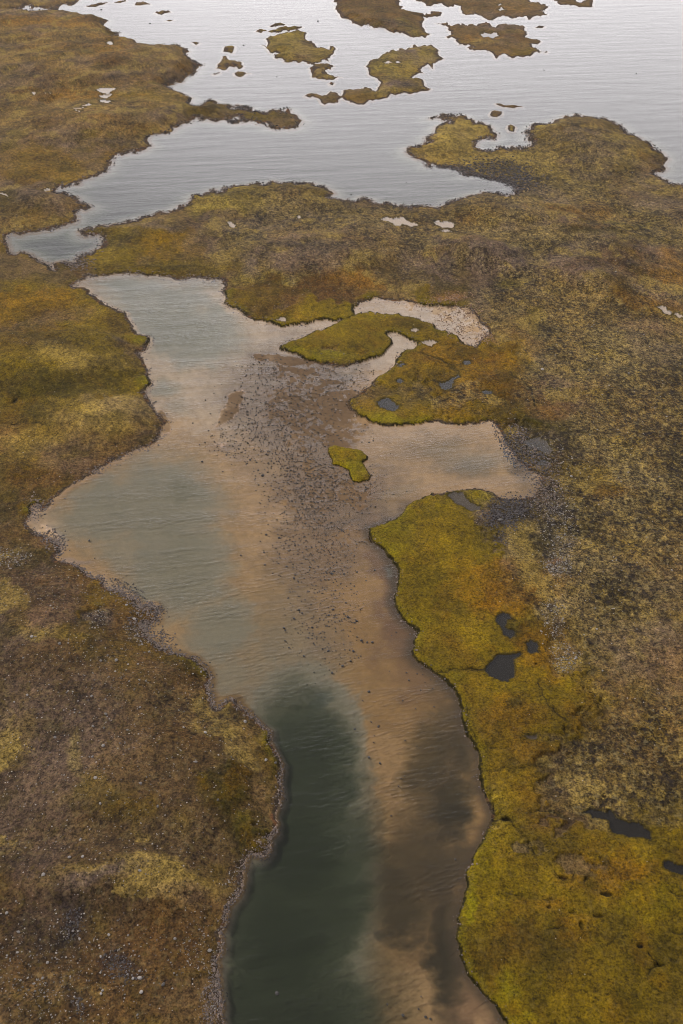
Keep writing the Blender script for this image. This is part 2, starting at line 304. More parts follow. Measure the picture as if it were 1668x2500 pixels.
# (type, x, y, rx, ry, rotation deg, strength)  soft patches of plant cover and soil, plus painted edge darkening, survey coordinates
LB = [
 ('far',200,200,520,420,0,1), ('mauve',60,40,200,20,-3,.5), ('orange',110,70,150,16,3,.5), ('mauve',60,210,70,30,0,.5), ('mauve',120,340,120,30,-8,.5),
 ('brown',270,175,40,14,0,.7), ('mauve',430,285,110,16,-6,.6), ('olive',330,245,90,14,-4,.6), ('dkol',390,205,70,6,0,.6), ('mauve',360,200,90,22,-4,.4),
 ('olive',200,400,280,40,-5,.6), ('orange',130,240,180,10,2,.5), ('dark',60,458,70,8,-5,.5), ('olive',560,275,140,26,5,.8), ('orange',280,130,60,30,0,.4),
 ('tan',100,520,160,60,0,.8), ('mauve',110,490,70,18,0,.5), ('dkol',20,500,30,30,0,.5),
 ('olive',150,800,300,260,0,1), ('orange',60,760,160,60,0,.4), ('brown',60,850,110,30,0,.5), ('straw',150,880,60,20,0,.55), ('mauve',100,790,120,16,-10,.4), ('mauve',320,850,50,26,30,.5),
 ('straw',210,900,70,24,-8,.6), ('dkol',150,960,150,36,-3,.7), ('dkol',60,1030,110,30,0,.6), ('straw',250,1030,120,44,-12,.8), ('straw',80,1110,110,34,-8,.75), ('olive',280,940,80,40,0,.6),
 ('lime',345,830,26,14,0,.8), ('lime',355,935,22,12,0,.6), ('dkol',40,1160,80,26,0,.7), ('heath',120,1190,140,30,-25,.6), ('dkol',60,1240,50,30,0,.5), ('lime',75,1240,30,8,-30,.5), ('brown',30,1310,60,20,0,.6),
 ('grey',25,1370,50,26,0,.85), ('dkol',45,1345,50,12,0,.4), ('rust',115,1320,34,24,35,.5),
 ('mauve',200,640,60,14,0,.4), ('brown',190,655,30,22,0,.6), ('rust',195,665,20,16,0,.7), ('olive',140,670,70,24,20,.4),
 ('heath',150,1900,520,560,0,1), ('heath_dimmed',200,2250,420,330,0,.85), ('mauve',70,1500,150,90,0,.55), ('mauve',120,1780,220,100,10,.35), ('dkol',225,1500,26,60,-10,.7), ('lime',240,1480,20,16,0,.5), ('olive',280,1470,60,30,30,.6), ('grey',245,1530,26,22,0,.7), ('grey',330,1555,30,12,40,.7),  # bottom left heath: darkening toward the view's edge painted into its colour
 ('dkol',470,1640,50,24,30,.85), ('olive',360,1580,60,18,35,.6), ('yellow',80,1580,60,14,0,.5), ('yellow',170,1585,40,10,0,.6), ('dkol',560,1760,44,30,40,.9), ('straw',600,1840,60,50,20,.75), ('tan',500,1760,110,60,25,.6),
 ('yellow',190,1850,14,50,5,.6), ('yellow',10,1830,30,60,0,.35), ('dkol',560,1950,50,70,10,.9), ('lime',600,2030,34,30,0,.45), ('dkol',590,2050,50,34,0,.9), ('lime',655,1830,10,50,-10,.5), ('dkol',655,1860,26,80,-8,.7),
 ('straw',170,2160,70,22,-4,.7), ('straw',300,2140,110,12,-8,.6), ('straw',420,2160,110,34,8,.7), ('mauve',250,2160,100,16,-12,.9), ('mauve',460,2190,60,20,10,.5), ('tan',380,2190,90,20,0,.5), ('brown',60,2180,110,40,-10,.6), ('brown',330,1990,80,16,-15,.5),
 ('dark',180,2260,26,40,20,.75), ('dark',165,2300,26,16,0,.6), ('dark',285,2365,40,34,35,.85), ('dark',330,2392,34,10,5,.8), ('dark',195,2460,16,40,-15,.7), ('dark',255,2360,14,14,0,.7), ('brown',100,2400,80,50,0,.4), ('brown',380,2300,120,50,0,.25), ('tan',140,2420,90,40,0,.5),
 ('dkol',450,2380,60,14,0,.4), ('tan',100,2060,150,30,-10,.4), ('tan',450,2060,120,30,0,.35),
 # middle land
 ('yellow',680,480,260,50,0,.75), ('olive',330,590,150,60,0,.9), ('yellow',270,590,50,30,20,.4), ('orange',400,600,90,30,0,.35), ('mauve',390,562,60,12,6,.7), ('tan',430,550,70,14,4,.5), ('mauve',520,575,40,44,0,.6), ('olive',330,655,200,22,0,.7), ('dkol',430,665,150,12,0,.5),
 ('lime',560,570,60,14,-14,.5), ('olive',570,610,50,60,0,.7), ('mauve',620,610,36,44,20,.6), ('hummock',760,590,220,110,0,.8), ('mauve',760,630,150,52,0,.6), ('tan',830,500,160,26,0,.5), ('mauve',890,505,60,12,0,.6), ('mauve',1000,520,60,10,0,.4), ('mauve',990,570,80,18,-4,.6),
 ('yellow',640,690,90,16,0,.7), ('orange',840,690,70,14,0,.7), ('brown',720,730,200,34,0,.8), ('moss',600,740,60,30,0,.7), ('gold',760,772,110,18,-4,.8), ('dkol',640,745,30,30,0,.3), ('lime',560,720,22,10,0,.4),
 ('mauve',700,655,120,30,5,.4), ('dkol',1030,580,90,10,-6,.7), ('lime',1110,590,60,10,0,.5), ('orange',1120,530,50,24,0,.5), ('dark',720,545,160,5,2,.35), ('orange',900,705,50,10,0,.4), ('brown',870,740,60,12,0,.4),
 # peninsula into the lake
 ('yellow',1330,370,330,90,0,.9), ('straw',1090,340,90,50,0,.6), ('straw',1060,400,110,26,0,.55), ('straw',1270,390,120,24,0,.5), ('olive',1400,290,110,14,8,.8), ('olive',1600,370,30,60,0,.7), ('tan',1450,370,110,60,20,.6), ('brown',1440,420,90,20,0,.4),
 ('orange',1130,480,160,16,-5,.4), ('olive',1290,440,70,30,0,.6), ('orange',1350,485,150,16,-6,.6),
 # right hand moor
 ('hummock',1420,1000,420,620,0,1), ('hummock',1300,560,420,110,0,.8), ('mauve',1250,570,60,10,0,.4), ('mauve',1390,575,60,16,8,.8), ('mauve',1110,610,70,22,0,.8), ('mauve',1210,640,80,18,14,.8), ('mauve',1440,690,70,18,20,.9), ('mauve',1570,620,110,16,4,.7),
 ('mauve',1600,500,90,26,20,.6), ('mauve',1370,640,70,26,-10,.6), ('brown',1470,650,70,26,-20,.7), ('brown',1510,720,50,20,10,.7), ('mauve',1100,660,120,30,10,.6), ('brown',1130,690,80,26,10,.5), ('brown',1360,540,70,12,15,.6), ('dkol',1460,590,110,10,2,.6),
 ('orange',1590,670,110,50,0,.65), ('orange',1420,545,110,40,0,.35), ('lime',1500,562,60,10,0,.4), ('orange',1640,760,80,20,10,.6), ('dark',1545,660,22,7,0,.7), ('lime',1240,700,34,7,-14,.45), ('dkol',1300,775,22,34,-20,.7), ('lime',1290,760,18,10,0,.3),
 ('dkol',1120,720,70,26,20,.6), ('rust',1080,738,60,14,-8,.9), ('brown',1250,820,70,36,0,.6), ('mauve',1170,770,30,60,0,.4), ('rust',1185,828,20,14,0,.7), ('mauve',1560,800,70,26,0,.5), ('mauve',1640,850,80,60,0,.4), ('dark',1250,880,80,14,0,.5), ('yellow',1290,900,70,30,0,.4),
 ('dark',1380,970,60,20,20,.35), ('grey',1310,970,50,16,0,.3), ('mauve',1600,1600,110,80,0,.5), ('mauve',1580,1420,120,50,0,.25), ('tan',1420,1450,120,60,0,.3), ('orange',1480,1210,60,14,0,.5), ('gold',1450,1180,50,40,0,.4),
 # golden flat and moss banks
 ('moss',880,820,230,62,0,1), ('moss',1000,790,150,60,0,1), ('gold',1080,880,200,80,0,1), ('orange',1130,880,100,50,0,.55), ('orange',1230,930,60,80,0,.4), ('moss',950,1010,110,40,0,.8), ('moss',1120,1020,140,24,0,.8), ('lime',960,1032,80,12,5,.6), ('lime',700,852,90,12,10,.9), ('lime',790,880,90,12,0,.8), ('lime',920,845,26,40,0,.5),
 ('moss',840,830,70,26,0,.6), ('dkol',1060,800,120,16,10,.6), ('dkol',1180,860,60,16,-10,.8), ('brown',1190,900,34,40,-30,.5), ('dkol',1240,960,60,44,35,.8), ('dkol',1290,1040,90,34,0,.9), ('brown',1350,1000,50,30,0,.6), ('orange',1330,1010,50,14,0,.4),
 ('dkol',1340,1130,60,60,0,.5), ('rubble',1300,1090,70,24,20,.6), ('rubble',1350,1160,30,60,0,.6), ('grey',1330,1085,20,14,0,.4),
 ('moss',1040,1330,190,160,10,1), ('moss',1100,1520,190,140,0,1), ('moss',1250,1750,210,240,-10,1), ('moss',1380,2200,420,300,-15,1), ('moss',1300,2480,340,150,0,1),
 ('dkol',1272,1562,24,30,0,.9), ('peat',1268,1548,9,12,20,.7), ('peat',1285,1570,10,5,0,.7), ('moss_dimmed',1430,2420,420,190,0,.9), ('lime',960,1320,60,46,30,.5), ('lime',1000,1270,80,26,-25,.3), ('lime',1060,1600,40,100,-30,.6), ('lime',1170,1210,50,26,0,.5), ('gold',1060,1330,80,70,0,.4), ('gold',1100,1560,90,60,0,.5), ('orange',1240,1440,110,60,0,.6), ('orange',1200,1470,50,30,0,.5), ('dkol',1180,1310,70,50,0,.5), ('dkol',1290,1330,36,90,-10,.6), ('dkol',1040,1420,70,50,0,.3),  # bottom right moss: darkening toward the view's edge painted into its colour
 ('dark',1240,1255,62,38,-20,1), ('rubble',1180,1265,20,24,0,.7), ('dark',1225,1325,24,14,0,.5), ('grey',1365,1290,40,90,0,.5), ('grey',1360,1390,30,26,0,.5), ('rubble',1330,1190,36,70,0,.6), ('rust',1355,1378,16,8,0,.6), ('grey',1350,1530,26,54,0,.5), ('grey',1375,1610,34,30,0,.5), ('dkol',1290,1560,50,34,0,.7),
 ('orange',1320,1600,70,60,0,.45), ('orange',1260,1750,60,60,0,.45), ('orange',1300,1860,60,40,0,.4), ('dkol',1260,1728,18,14,0,.8), ('dkol',1240,1240,26,10,0,.3), ('gold',1180,1850,90,60,0,.4), ('lime',1135,1775,7,50,-12,.6), ('lime',1115,1655,12,10,0,.8),
 ('hummock',1560,1870,230,150,-20,.75), ('gold',1600,2060,110,60,10,.5), ('orange',1500,2140,110,50,0,.65), ('orange',1410,2290,50,40,0,.6), ('orange',1350,2220,40,16,0,.5), ('yellow',1300,2075,60,20,0,.45), ('yellow',1400,2130,60,26,0,.3), ('lime',1150,2200,16,46,10,.8), ('lime',1180,2120,34,40,0,.3), ('lime',1240,2420,24,40,-20,.6), ('lime',1275,2495,30,16,0,.6),
 ('dkol',1340,2330,110,80,0,.4), ('dkol',1120,2350,26,80,-10,.5), ('brown',1350,2010,80,26,0,.5), ('dkol',1290,2060,50,30,0,.3), ('yellow',1180,1990,40,60,0,.35), ('dkol',1480,2290,60,40,0,.3), ('gold',1450,2420,110,60,0,.3), ('lime',1560,2200,70,40,0,.25),
 ('peat',1480,2193,15.0,5.9,5,1), ('peat',1460,2248,13.5,4.5,0,1), ('peat',1418,2270,6.0,10.4,-20,1), ('peat',1394,2238,6.8,3.9,0,1), ('peat',1562,2318,7.5,6.5,0,1), ('peat',1603,2364,10.5,6.5,0,1), ('peat',1372,2155,12.0,3.9,5,1), ('peat',1430,2155,6.0,6.5,20,1), ('peat',1232,2005,10.5,5.2,0,1), ('peat',1340,2225,6.0,3.9,0,.8),
 ('peat',1376,1785,3.8,2.6,0,1), ('peat',1387,1847,6.8,2.6,0,1), ('peat',1440,1701,3.8,2.6,0,1), ('peat',1307,1630,3.8,2.0,0,1), ('peat',1471,1954,6.8,3.2,0,.9), ('peat',162,786,5.2,2.6,0,1), ('peat',40,987,9.0,3.2,-40,1), ('peat',160,808,6.0,2.0,0,.8), ('peat',605,718,3.0,2.0,0,.8), ('peat',637,732,4.5,2.0,0,.8), ('peat',155,1670,7.5,3.9,20,.8),
 ('dkol',1366,333,9,8,0,.9), ('mauve',1090,62,70,20,0,0), 
 ('yellow',660,110,120,60,0,.8), ('yellow',960,150,160,90,0,.8), ('mauve',1000,130,40,10,10,.8), ('mauve',960,208,46,10,0,.9), ('mauve',860,228,50,8,-3,.8), ('mauve',745,132,26,14,0,.5), ('straw',1130,105,60,12,0,.5), ('orange',1200,90,60,10,0,.5), ('olive',1280,130,60,10,0,.6), ('brown',1240,88,50,8,0,.7), ('mauve',1250,66,60,7,0,.5), ('brown',900,30,200,70,0,.35), ('orange',1240,25,60,12,0,.3),
 ('straw',960,90,80,16,0,.2), ('olive',900,240,140,12,0,.4),
 ('moss',855,1130,70,60,0,1), ('lime',850,1120,60,30,20,.9), ('lime',860,1150,40,30,0,.8),
]
# river bed patches
BB = [
 ('sand',800,1200,900,700,0,1), ('sandd',850,1950,420,560,0,.9), ('sandd',860,1450,260,160,0,.4), ('silt',520,780,330,260,0,.75), ('silt',600,960,200,120,0,.6), ('silt',1050,780,160,60,0,.8), ('silt',900,850,90,60,0,.8), ('silt',1000,1050,140,40,0,.2),
 ('algae',740,980,150,90,0,.75), ('mud',800,935,100,22,-20,.6), ('algae',720,1100,120,110,0,.45), ('algae',830,1190,130,70,0,.7), ('algae',770,1330,110,90,0,.45), ('algae',800,1560,60,50,0,.35), ('mud',790,1000,60,50,30,.5), ('algae',860,1020,50,20,20,.9), ('algae',820,1080,40,30,0,.9), ('algae',720,905,44,16,10,.8), ('mud',720,880,70,12,10,.7),
 ('red',950,1400,50,180,-20,.7), ('red',1000,1600,80,120,-20,.5), ('mud',1110,1750,40,160,-10,.6), ('mud',1100,1950,60,120,0,.7), ('mud',1090,2250,50,240,0,.8), ('red',1150,2470,80,60,0,.6), ('mud',1000,2150,110,120,0,.6),
 ('dark',1110,1990,30,40,20,.6), ('dark',1090,2350,30,90,0,.7), ('dark',980,2270,50,30,20,.5), ('dark',780,1705,24,20,0,.9), ('dark',965,1400,20,60,0,.35), ('dark',675,1445,40,26,0,.0),
 ('mud',880,1262,110,16,-25,.5), ('dark',370,1490,26,16,0,.7), ('dark',340,1445,20,8,0,.4), ('mud',1050,1100,120,40,0,.3), ('dark',1150,1145,70,22,0,.35), ('dark',1290,1130,40,30,30,.6), ('dark',1250,1060,20,50,-20,.6), ('mud',1300,1190,40,30,0,.4),
 ('algae',560,1000,22,50,35,.9), ('algae',402,1032,12,24,-20,.7), ('algae',540,1088,34,12,0,.7), ('algae',720,905,80,14,-5,.9), ('algae',700,885,80,16,10,.8), ('algae',730,980,170,130,0,.85), ('algae',790,1200,120,90,0,.6), ('algae',770,1360,90,120,0,.5),
 ('pale',140,1300,26,10,35,.9), ('pale',175,1368,40,6,8,.8), ('pale',80,1260,14,24,0,.8), ('pale',150,1325,12,20,0,.6), ('silt',110,1300,60,40,0,.6), ('algae',420,1900,60,60,0,.0), ('mud',1040,2150,120,330,0,.5), ('sand',950,2430,100,80,0,.75), ('sand',930,1880,60,110,-15,.5),
 ('silt',280,1450,60,20,30,.4), ('red',660,2020,22,200,10,.4),
 ('dark',1130,420,90,20,10,.9), ('dark',1200,440,60,20,0,.9),
]
# dry or nearly dry bars (height above the bed, metres)
BAR = [(560,1000,16,42,35,.5), (740,940,70,14,-12,.13), (700,960,60,16,-10,.12), (720,905,50,8,10,.25), (760,1000,150,90,10,.17), (640,1060,90,50,0,.1), (790,1500,80,70,0,.1), (740,1100,70,60,0,.15), (770,1330,100,100,0,.14), (740,1200,80,70,0,.14), (800,1560,60,40,0,.1), (835,1010,60,26,20,.2), (820,1080,36,26,0,.22), (810,1190,120,50,10,.17),
       (690,880,60,10,8,.3), (540,1088,30,9,0,.14), (402,1032,10,22,-20,.4), (120,1300,30,14,35,.3), (1080,755,70,22,10,.14), (1150,790,30,36,0,.14), (350,1480,30,14,20,.1), (750,1330,60,40,0,.05), (1150,430,80,16,8,.3)]
# depth, metres: (x, y, rx, ry, rot, depth)
DEEP = [(400,1240,150,130,0,.55), (260,1240,130,90,-20,.5), (440,1380,130,130,-30,.6), (540,1530,110,90,-40,.5), (300,1340,100,70,30,.4), (560,1640,80,70,-30,.4), (440,1190,60,50,0,.7),
        (440,790,150,80,20,.65), (350,730,120,50,15,.5), (500,850,80,50,-20,.5), (450,680,180,40,0,.3), (395,945,40,26,0,.4), (440,990,40,26,20,.25),
        (750,1900,120,220,-6,2.2), (740,2080,130,160,0,2.6), (700,2300,150,220,0,2.6), (650,2440,120,160,0,2.4), (790,2200,120,180,10,2.2), (710,1790,100,90,-20,1.3), (620,2200,50,180,15,1.6), (860,2050,70,140,-15,1.5), (720,2600,220,300,0,2.6),
        (1050,1850,60,110,20,.7), (1110,1960,50,80,10,.8), (1060,1980,70,80,0,.5), (975,2240,60,80,20,.8), (1090,2340,44,130,0,.8), (930,2180,80,130,20,.8), (1130,1830,30,80,-15,.6), (1010,2100,80,120,0,.5),
        (1160,1130,110,36,0,.28), (1080,1100,80,30,0,.22), (960,1200,60,14,-25,.2), (970,1390,24,60,-10,.5), (1050,2000,70,300,0,.35), (900,1700,200,200,0,.12),
        (690,1850,200,450,0,.4), (740,1700,120,80,0,.5), (700,1670,80,60,0,.5)]

def blob(px, py, x, y, rx, ry, rot, wx, wy, soft=.55):
    """0..1 patch with a frayed edge"""
    c, s = math.cos(R(rot)), math.sin(R(rot))
    dx = (px-x)+wx*min(rx, 60)*.9; dy = (py-y)+wy*min(ry, 60)*.9
    u = (dx*c+dy*s)/rx; v = (-dx*s+dy*c)/ry
    return sst(1.0+soft, 1.0-soft, np.sqrt(u*u+v*v))

def win(a, gx, gy, x, y, r):
    i0, i1 = np.searchsorted(gx, [x-r, x+r]); j0, j1 = np.searchsorted(gy, [y-r, y+r])
    return slice(j0, j1), slice(i0, i1), (i0 < i1 and j0 < j1)

def survey(gx, gy, island=None):
    """everything the terrain needs on a lattice of survey coordinates"""
    px = gx[None, :] + 0*gy[:, None]; py = gy[:, None] + 0*gx[None, :]
    X, Y = p2w(px, py); m = mpp(py)
    ins = inside(gx, gy, W_POLY); d = seg_dist(gx, gy, W_POLY)
    land = np.where(ins, -d, d)                       # >0 on the mainland
    if island is not None:
        ii = inside(gx, gy, [I_POLY[island]]); di = seg_dist(gx, gy, [I_POLY[island]], cap=60)
        land = np.where(ii, di, -di)
    lpx = land/m
    # noise warps in survey pixels (constant look) and world metres
    wa = fbm(px/46, py/30, 4, 1, .6)-.5; wb = fbm(px/46, py/30, 4, 5, .6)-.5
    wx, wy = wa*2.6, wb*2.6
    n1 = fbm(X/7, Y/7, 4, 9); n2 = fbm(X/1.7, Y/1.7, 3, 13); n3 = fbm(X/30, Y/30, 4, 17); n4 = fbm(px/9, py/6, 3, 21); n5 = fbm(X/.8, Y/.8, 2, 43)
    # ---------------- land colour
    col = np.zeros(px.shape+(3,)); tus = np.full(px.shape, .35); stn = np.full(px.shape, .05)
    col[:] = PAL['heath']*.5+PAL['far']*.5
    TU = dict(heath_dimmed=.33, moss_dimmed=.12, heath=.33, brown=.3, mauve=.5, hummock=1, yellow=.6, tan=.7, moss=.12, lime=.1, gold=.2, orange=.3, dkol=.2, olive=.3, straw=.35, far=.5, peat=0, grey=.9, rubble=.8)
    ST = dict(heath_dimmed=.55, moss_dimmed=0, heath=.55, grey=1, dark=.8, rubble=.9, mauve=.25, brown=.25, tan=.3, moss=0, lime=0, gold=0, dkol=.06, peat=0, hummock=.12, olive=.03, far=.02, yellow=.05)
    peat = np.zeros(px.shape)
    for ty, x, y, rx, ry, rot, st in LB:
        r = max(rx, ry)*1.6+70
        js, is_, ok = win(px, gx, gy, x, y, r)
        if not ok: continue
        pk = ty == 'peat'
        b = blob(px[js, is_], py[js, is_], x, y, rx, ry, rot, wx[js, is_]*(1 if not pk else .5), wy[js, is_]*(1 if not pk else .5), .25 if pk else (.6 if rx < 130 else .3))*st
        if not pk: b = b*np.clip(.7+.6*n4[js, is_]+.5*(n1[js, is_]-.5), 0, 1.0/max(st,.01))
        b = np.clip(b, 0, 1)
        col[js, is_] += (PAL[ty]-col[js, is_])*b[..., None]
        tus[js, is_] += (TU.get(ty, .4)-tus[js, is_])*b; stn[js, is_] += (ST.get(ty, .15)-stn[js, is_])*b
        if pk: b = b*sst(.35, .55, n4[js, is_]*.5+n5[js, is_]*.3+b*.25)
        if pk: peat[js, is_] = np.maximum(peat[js, is_], b)
    # large and small mottling between neighbouring plant kinds
    k = sst(.55, .72, n1)[..., None]*.16; col += (PAL['tan']*.8-col)*k*(tus[..., None] > .28)
    k = sst(.5, .66, n3)[..., None]*.4; col += (PAL['brown']-col)*k; k = sst(.54, .7, fbm(X/45, Y/60, 5, 131, .6))[..., None]*.18; col += (PAL['orange']*.9-col)*k; k = sst(.54, .7, fbm(X/38, Y/55, 5, 151, .6))[..., None]*.45*(tus > .28)[..., None]; col += (PAL['mauve']*.9-col)*k
    k = sst(.56, .75, fbm(X/11, Y/11, 4, 31))[..., None]*.35; col += (PAL['olive']-col)*k
    k = sst(.55, .72, fbm(X/5, Y/5, 4, 51))[..., None]*.3; col += (PAL['gold']*.9-col)*k*((tus < .28)[..., None])
    hf = fbm(X/1.0, Y/1.5, 3, 71, .65); mf = fbm(X/2.2, Y/3.0, 4, 83, .6); lf = fbm(X/14, Y/18, 4, 91, .6)
    gain = (1+ (hf-.5)*1.1*(.4+.9*tus) + (mf-.5)*1.2*(.35+tus) + (lf-.5)*1.5*(.6+tus))
    col *= np.clip(gain, .3, 1.9)[..., None]
    k = sst(.55, .7, mf)[..., None]*(np.clip(tus-.5, 0, 1)*.9)[..., None]; col += (PAL['straw']*.9-col)*k
    k = sst(.54, .68, fbm(X/13, Y/18, 5, 211, .6))[..., None]*.6*((tus > .4) & (tus < .8))[..., None]; col += (PAL['straw']*.95-col)*k
    k = sst(.48, .36, hf)[..., None]*tus[..., None]*.55; col += (PAL['dark']*.8-col)*k
    k = sst(.52, .68, fbm(X/8, Y/11, 5, 97, .6))[..., None]*.25; col += (PAL['orange']*.85-col)*k*((tus < .28) & (tus > .02))[..., None]
    k = sst(.55, .7, fbm(X/9, Y/12, 5, 99, .6))[..., None]*.4; col += (PAL['dkol']-col)*k*((tus < .5))[..., None]
    # shore dress: dark rubble beach along grassy shores, painted undercut shade along moss
    mossy = sst(.34, .2, tus)
    isz = 1.0 if island is None else (.55 if ISL[island][4] else .35)
    beach_w = isz*(4+9*fbm(px/26, py/20, 3, 61)**1.5*2)*(1-.4*mossy)
    bt = sst(beach_w*1.15, beach_w*.6, lpx+3*(n4-.5))
    k = (sst(30, 8, lpx)*mossy*sst(.3, .6, n3+.25*n4))[..., None]*.3; col += (PAL['lime']-col)*k
    bc = PAL['rubble'][None, None]*.42 + (PAL['rust']-PAL['rubble'])[None, None]*(sst(.55, .75, n2)*.5)[..., None]
    bc = bc*(1-mossy[..., None]) + (PAL['dkol']*.4)[None, None]*mossy[..., None]
    if island is not None and ISL[island][4] == 0: bt = np.maximum(bt, sst(.5, .36, n4)); 
    col += (bc-col)*bt[..., None]; stn = np.maximum(stn, bt*.7*(1-mossy))
    # ---------------- bed colour
    bed = np.zeros(px.shape+(3,)); bed[:] = PAL['sand']
    for ty, x, y, rx, ry, rot, st in BB:
        r = max(rx, ry)*1.6+70
        js, is_, ok = win(px, gx, gy, x, y, r)
        if not ok or st == 0: continue
        b = blob(px[js, is_], py[js, is_], x, y, rx, ry, rot, wx[js, is_], wy[js, is_], .6 if rx < 200 else .3)*st
        b = b*np.clip(.7+.6*n4[js, is_], 0, 1)
        bed[js, is_] += (PAL[ty]-bed[js, is_])*b[..., None]
    bed *= (1-.55*sst(760, 600, py))[..., None]
    bed *= (.9+.25*(n1-.5)+.3*(n4-.5))[..., None]
    # ---------------- heights
    D = np.maximum(-land, 0)
    dep = .03+.09*(1-np.exp(-D/1.6))+.0016*np.minimum(D, 60)
    for x, y, rx, ry, rot, q in DEEP:
        js, is_, ok = win(px, gx, gy, x, y, max(rx, ry)*1.7+20)
        if ok: dep[js, is_] = np.maximum(dep[js, is_], q*(blob(px[js, is_], py[js, is_], x, y, rx, ry, rot, wx[js, is_]*.5, wy[js, is_]*.5, .75))*sst(0, 3.0, D[js, is_])+.1*sst(0,2,D[js, is_]))
    lakey = sst(760, 600, py)
    dep = np.maximum(dep, lakey*np.minimum(2.6, .16*D))
    bar = np.zeros(px.shape)
    for x, y, rx, ry, rot, q in BAR:
        js, is_, ok = win(px, gx, gy, x, y, max(rx, ry)*1.7+20)
        if ok: bar[js, is_] = np.maximum(bar[js, is_], q*blob(px[js, is_], py[js, is_], x, y, rx, ry, rot, wx[js, is_]*.7, wy[js, is_]*.7, .6))
    bedz = -dep + bar + .02*(n4-.5) + (.16*(n2-.5)+.16*(n4-.5)+.12*(fbm(px/24,py/14,3,111)-.5))*sst(.01, .09, bar)
    k = (sst(.22, .6, dep)*(1-sst(860, 960, px)*sst(1480, 1600, py)))[..., None]; bed += (PAL['teal']-bed)*k*.6; k = (sst(.6, 1.8, dep)*(1-.5*sst(900, 980, px)))[..., None]; bed += (PAL['deep']-bed)*k*.9; k = (sst(.08, .95, dep)*sst(860, 960, px)*sst(1480, 1600, py))[..., None]; bed += (PAL['mud']*.85-bed)*k*.6
    k = (sst(34, 3, -lpx)*sst(840, 900, px)*sst(1180, 1280, py))[..., None]; bed += (PAL['mud']*.75-bed)*k*.85
    k = (sst(26, 2, -lpx)*sst(740, 690, px)*sst(1450, 1600, py))[..., None]; bed += (PAL['mud']*.9-bed)*k*.7
    k = (sst(2.6, .6, -lpx)*sst(720, 690, px)*sst(1880, 1960, py)*sst(.42, .55, n4))[..., None]; bed += (PAL['pale']*1.4-bed)*k*.9
    k = sst(.03, -.01, bedz)[..., None]; bed = bed*k + bed*np.array([.82, .8, .76])*(1-k)
    foam = np.exp(-(bedz/.02)**2)*sst(.05, .12, bar)*sst(660, 600, px)*sst(.45, .6, n4+.1); bed += (PAL['pale']*1.3-bed)*(foam*.8)[..., None]
    L = np.maximum(land, 0)
    bank = .18+.75*mossy
    hz = bank*(1-np.exp(-L/(.5+1.6*(1-mossy)))) + .9*(1-np.exp(-L/14)) + np.minimum(L/60, 1)*4.5*(n3-.35) + np.minimum(L/25, 1)*2.2*(fbm(X/16, Y/20, 3, 171)-.5)*(.35+.65*sst(.2,.5,tus))
    hz += np.minimum(L/2, 1)*(.30*(n1-.5) + (.55*(n2-.5)+.25*(n5-.5))*np.clip(tus, .15, 1))
    hills = ([(760,625,170,60,0,5), (1430,600,160,50,10,5), (1450,690,90,30,20,5), (1120,620,110,30,5,4), (110,490,90,26,0,4), (300,160,260,60,0,7), (400,560,130,24,0,2), (1440,360,160,50,15,4), (1250,520,150,40,10,4),
              (300,290,220,40,-8,5), (150,60,250,40,0,6), (100,880,200,60,0,4), (300,2160,240,60,5,3.0), (400,1900,260,200,0,4), (100,1600,260,160,0,4), (250,1030,140,60,0,3), (660,480,140,40,0,3), (1060,340,60,30,0,2.5), (1210,640,100,24,12,4)]
             if island is None else [(665,110,110,50,0,2.0), (1010,120,60,20,0,1.5), (960,208,50,18,0,2), (860,232,90,14,0,1.2), (1100,70,60,16,0,1.0), (900,30,160,60,0,3)])
    for x, y, rx, ry, rot, q in hills:
        js, is_, ok = win(px, gx, gy, x, y, max(rx, ry)*1.7+20)
        if ok: hz[js, is_] += q*blob(px[js, is_], py[js, is_], x, y, rx, ry, rot, wx[js, is_]*.3, wy[js, is_]*.3, .8)*np.minimum(L[js, is_]/12, 1)
    hz -= peat*.55
    # creeks and cracks in the turf
    for pl, (_, wd, dp) in zip(K_POLY, CREEK):
        xs = [p[0] for p in pl]; ys = [p[1] for p in pl]
        i0, i1 = np.searchsorted(gx, [min(xs)-25, max(xs)+25]); j0, j1 = np.searchsorted(gy, [min(ys)-25, max(ys)+25])
        if i0 >= i1 or j0 >= j1 or island is not None: continue
        q = seg_dist(gx[i0:i1], gy[j0:j1], [pl], cap=25, closed=False)/m[j0:j1, i0:i1]
        gate = sst(.36, .5, n1[j0:j1, i0:i1]*.5+n4[j0:j1, i0:i1]*.5); t = sst(wd*.55, wd*.1, q+2*(n4[j0:j1, i0:i1]-.5))*(.25+.75*gate); t2 = sst(wd*2.6, wd*.5, q)
        cc = col[j0:j1, i0:i1]; cc += (PAL['dkol']*.9-cc)*(t2*.3)[..., None]; cc += (PAL['peat']-cc)*(t*.9)[..., None]
        hz[j0:j1, i0:i1] -= dp*t*np.minimum(L[j0:j1, i0:i1]/1, 1)+.06*t2
    z = np.where(land > 0, np.maximum(hz, .02+.0*hz), np.minimum(bedz, np.where(D < .8, .0, 9)))
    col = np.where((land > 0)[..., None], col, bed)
    msk = np.zeros(px.shape+(4,)); msk[..., 0] = np.where(land > 0, tus, 0); msk[..., 1] = np.where(land > 0, stn, 0); msk[..., 2] = (land <= 0); msk[..., 3] = 1
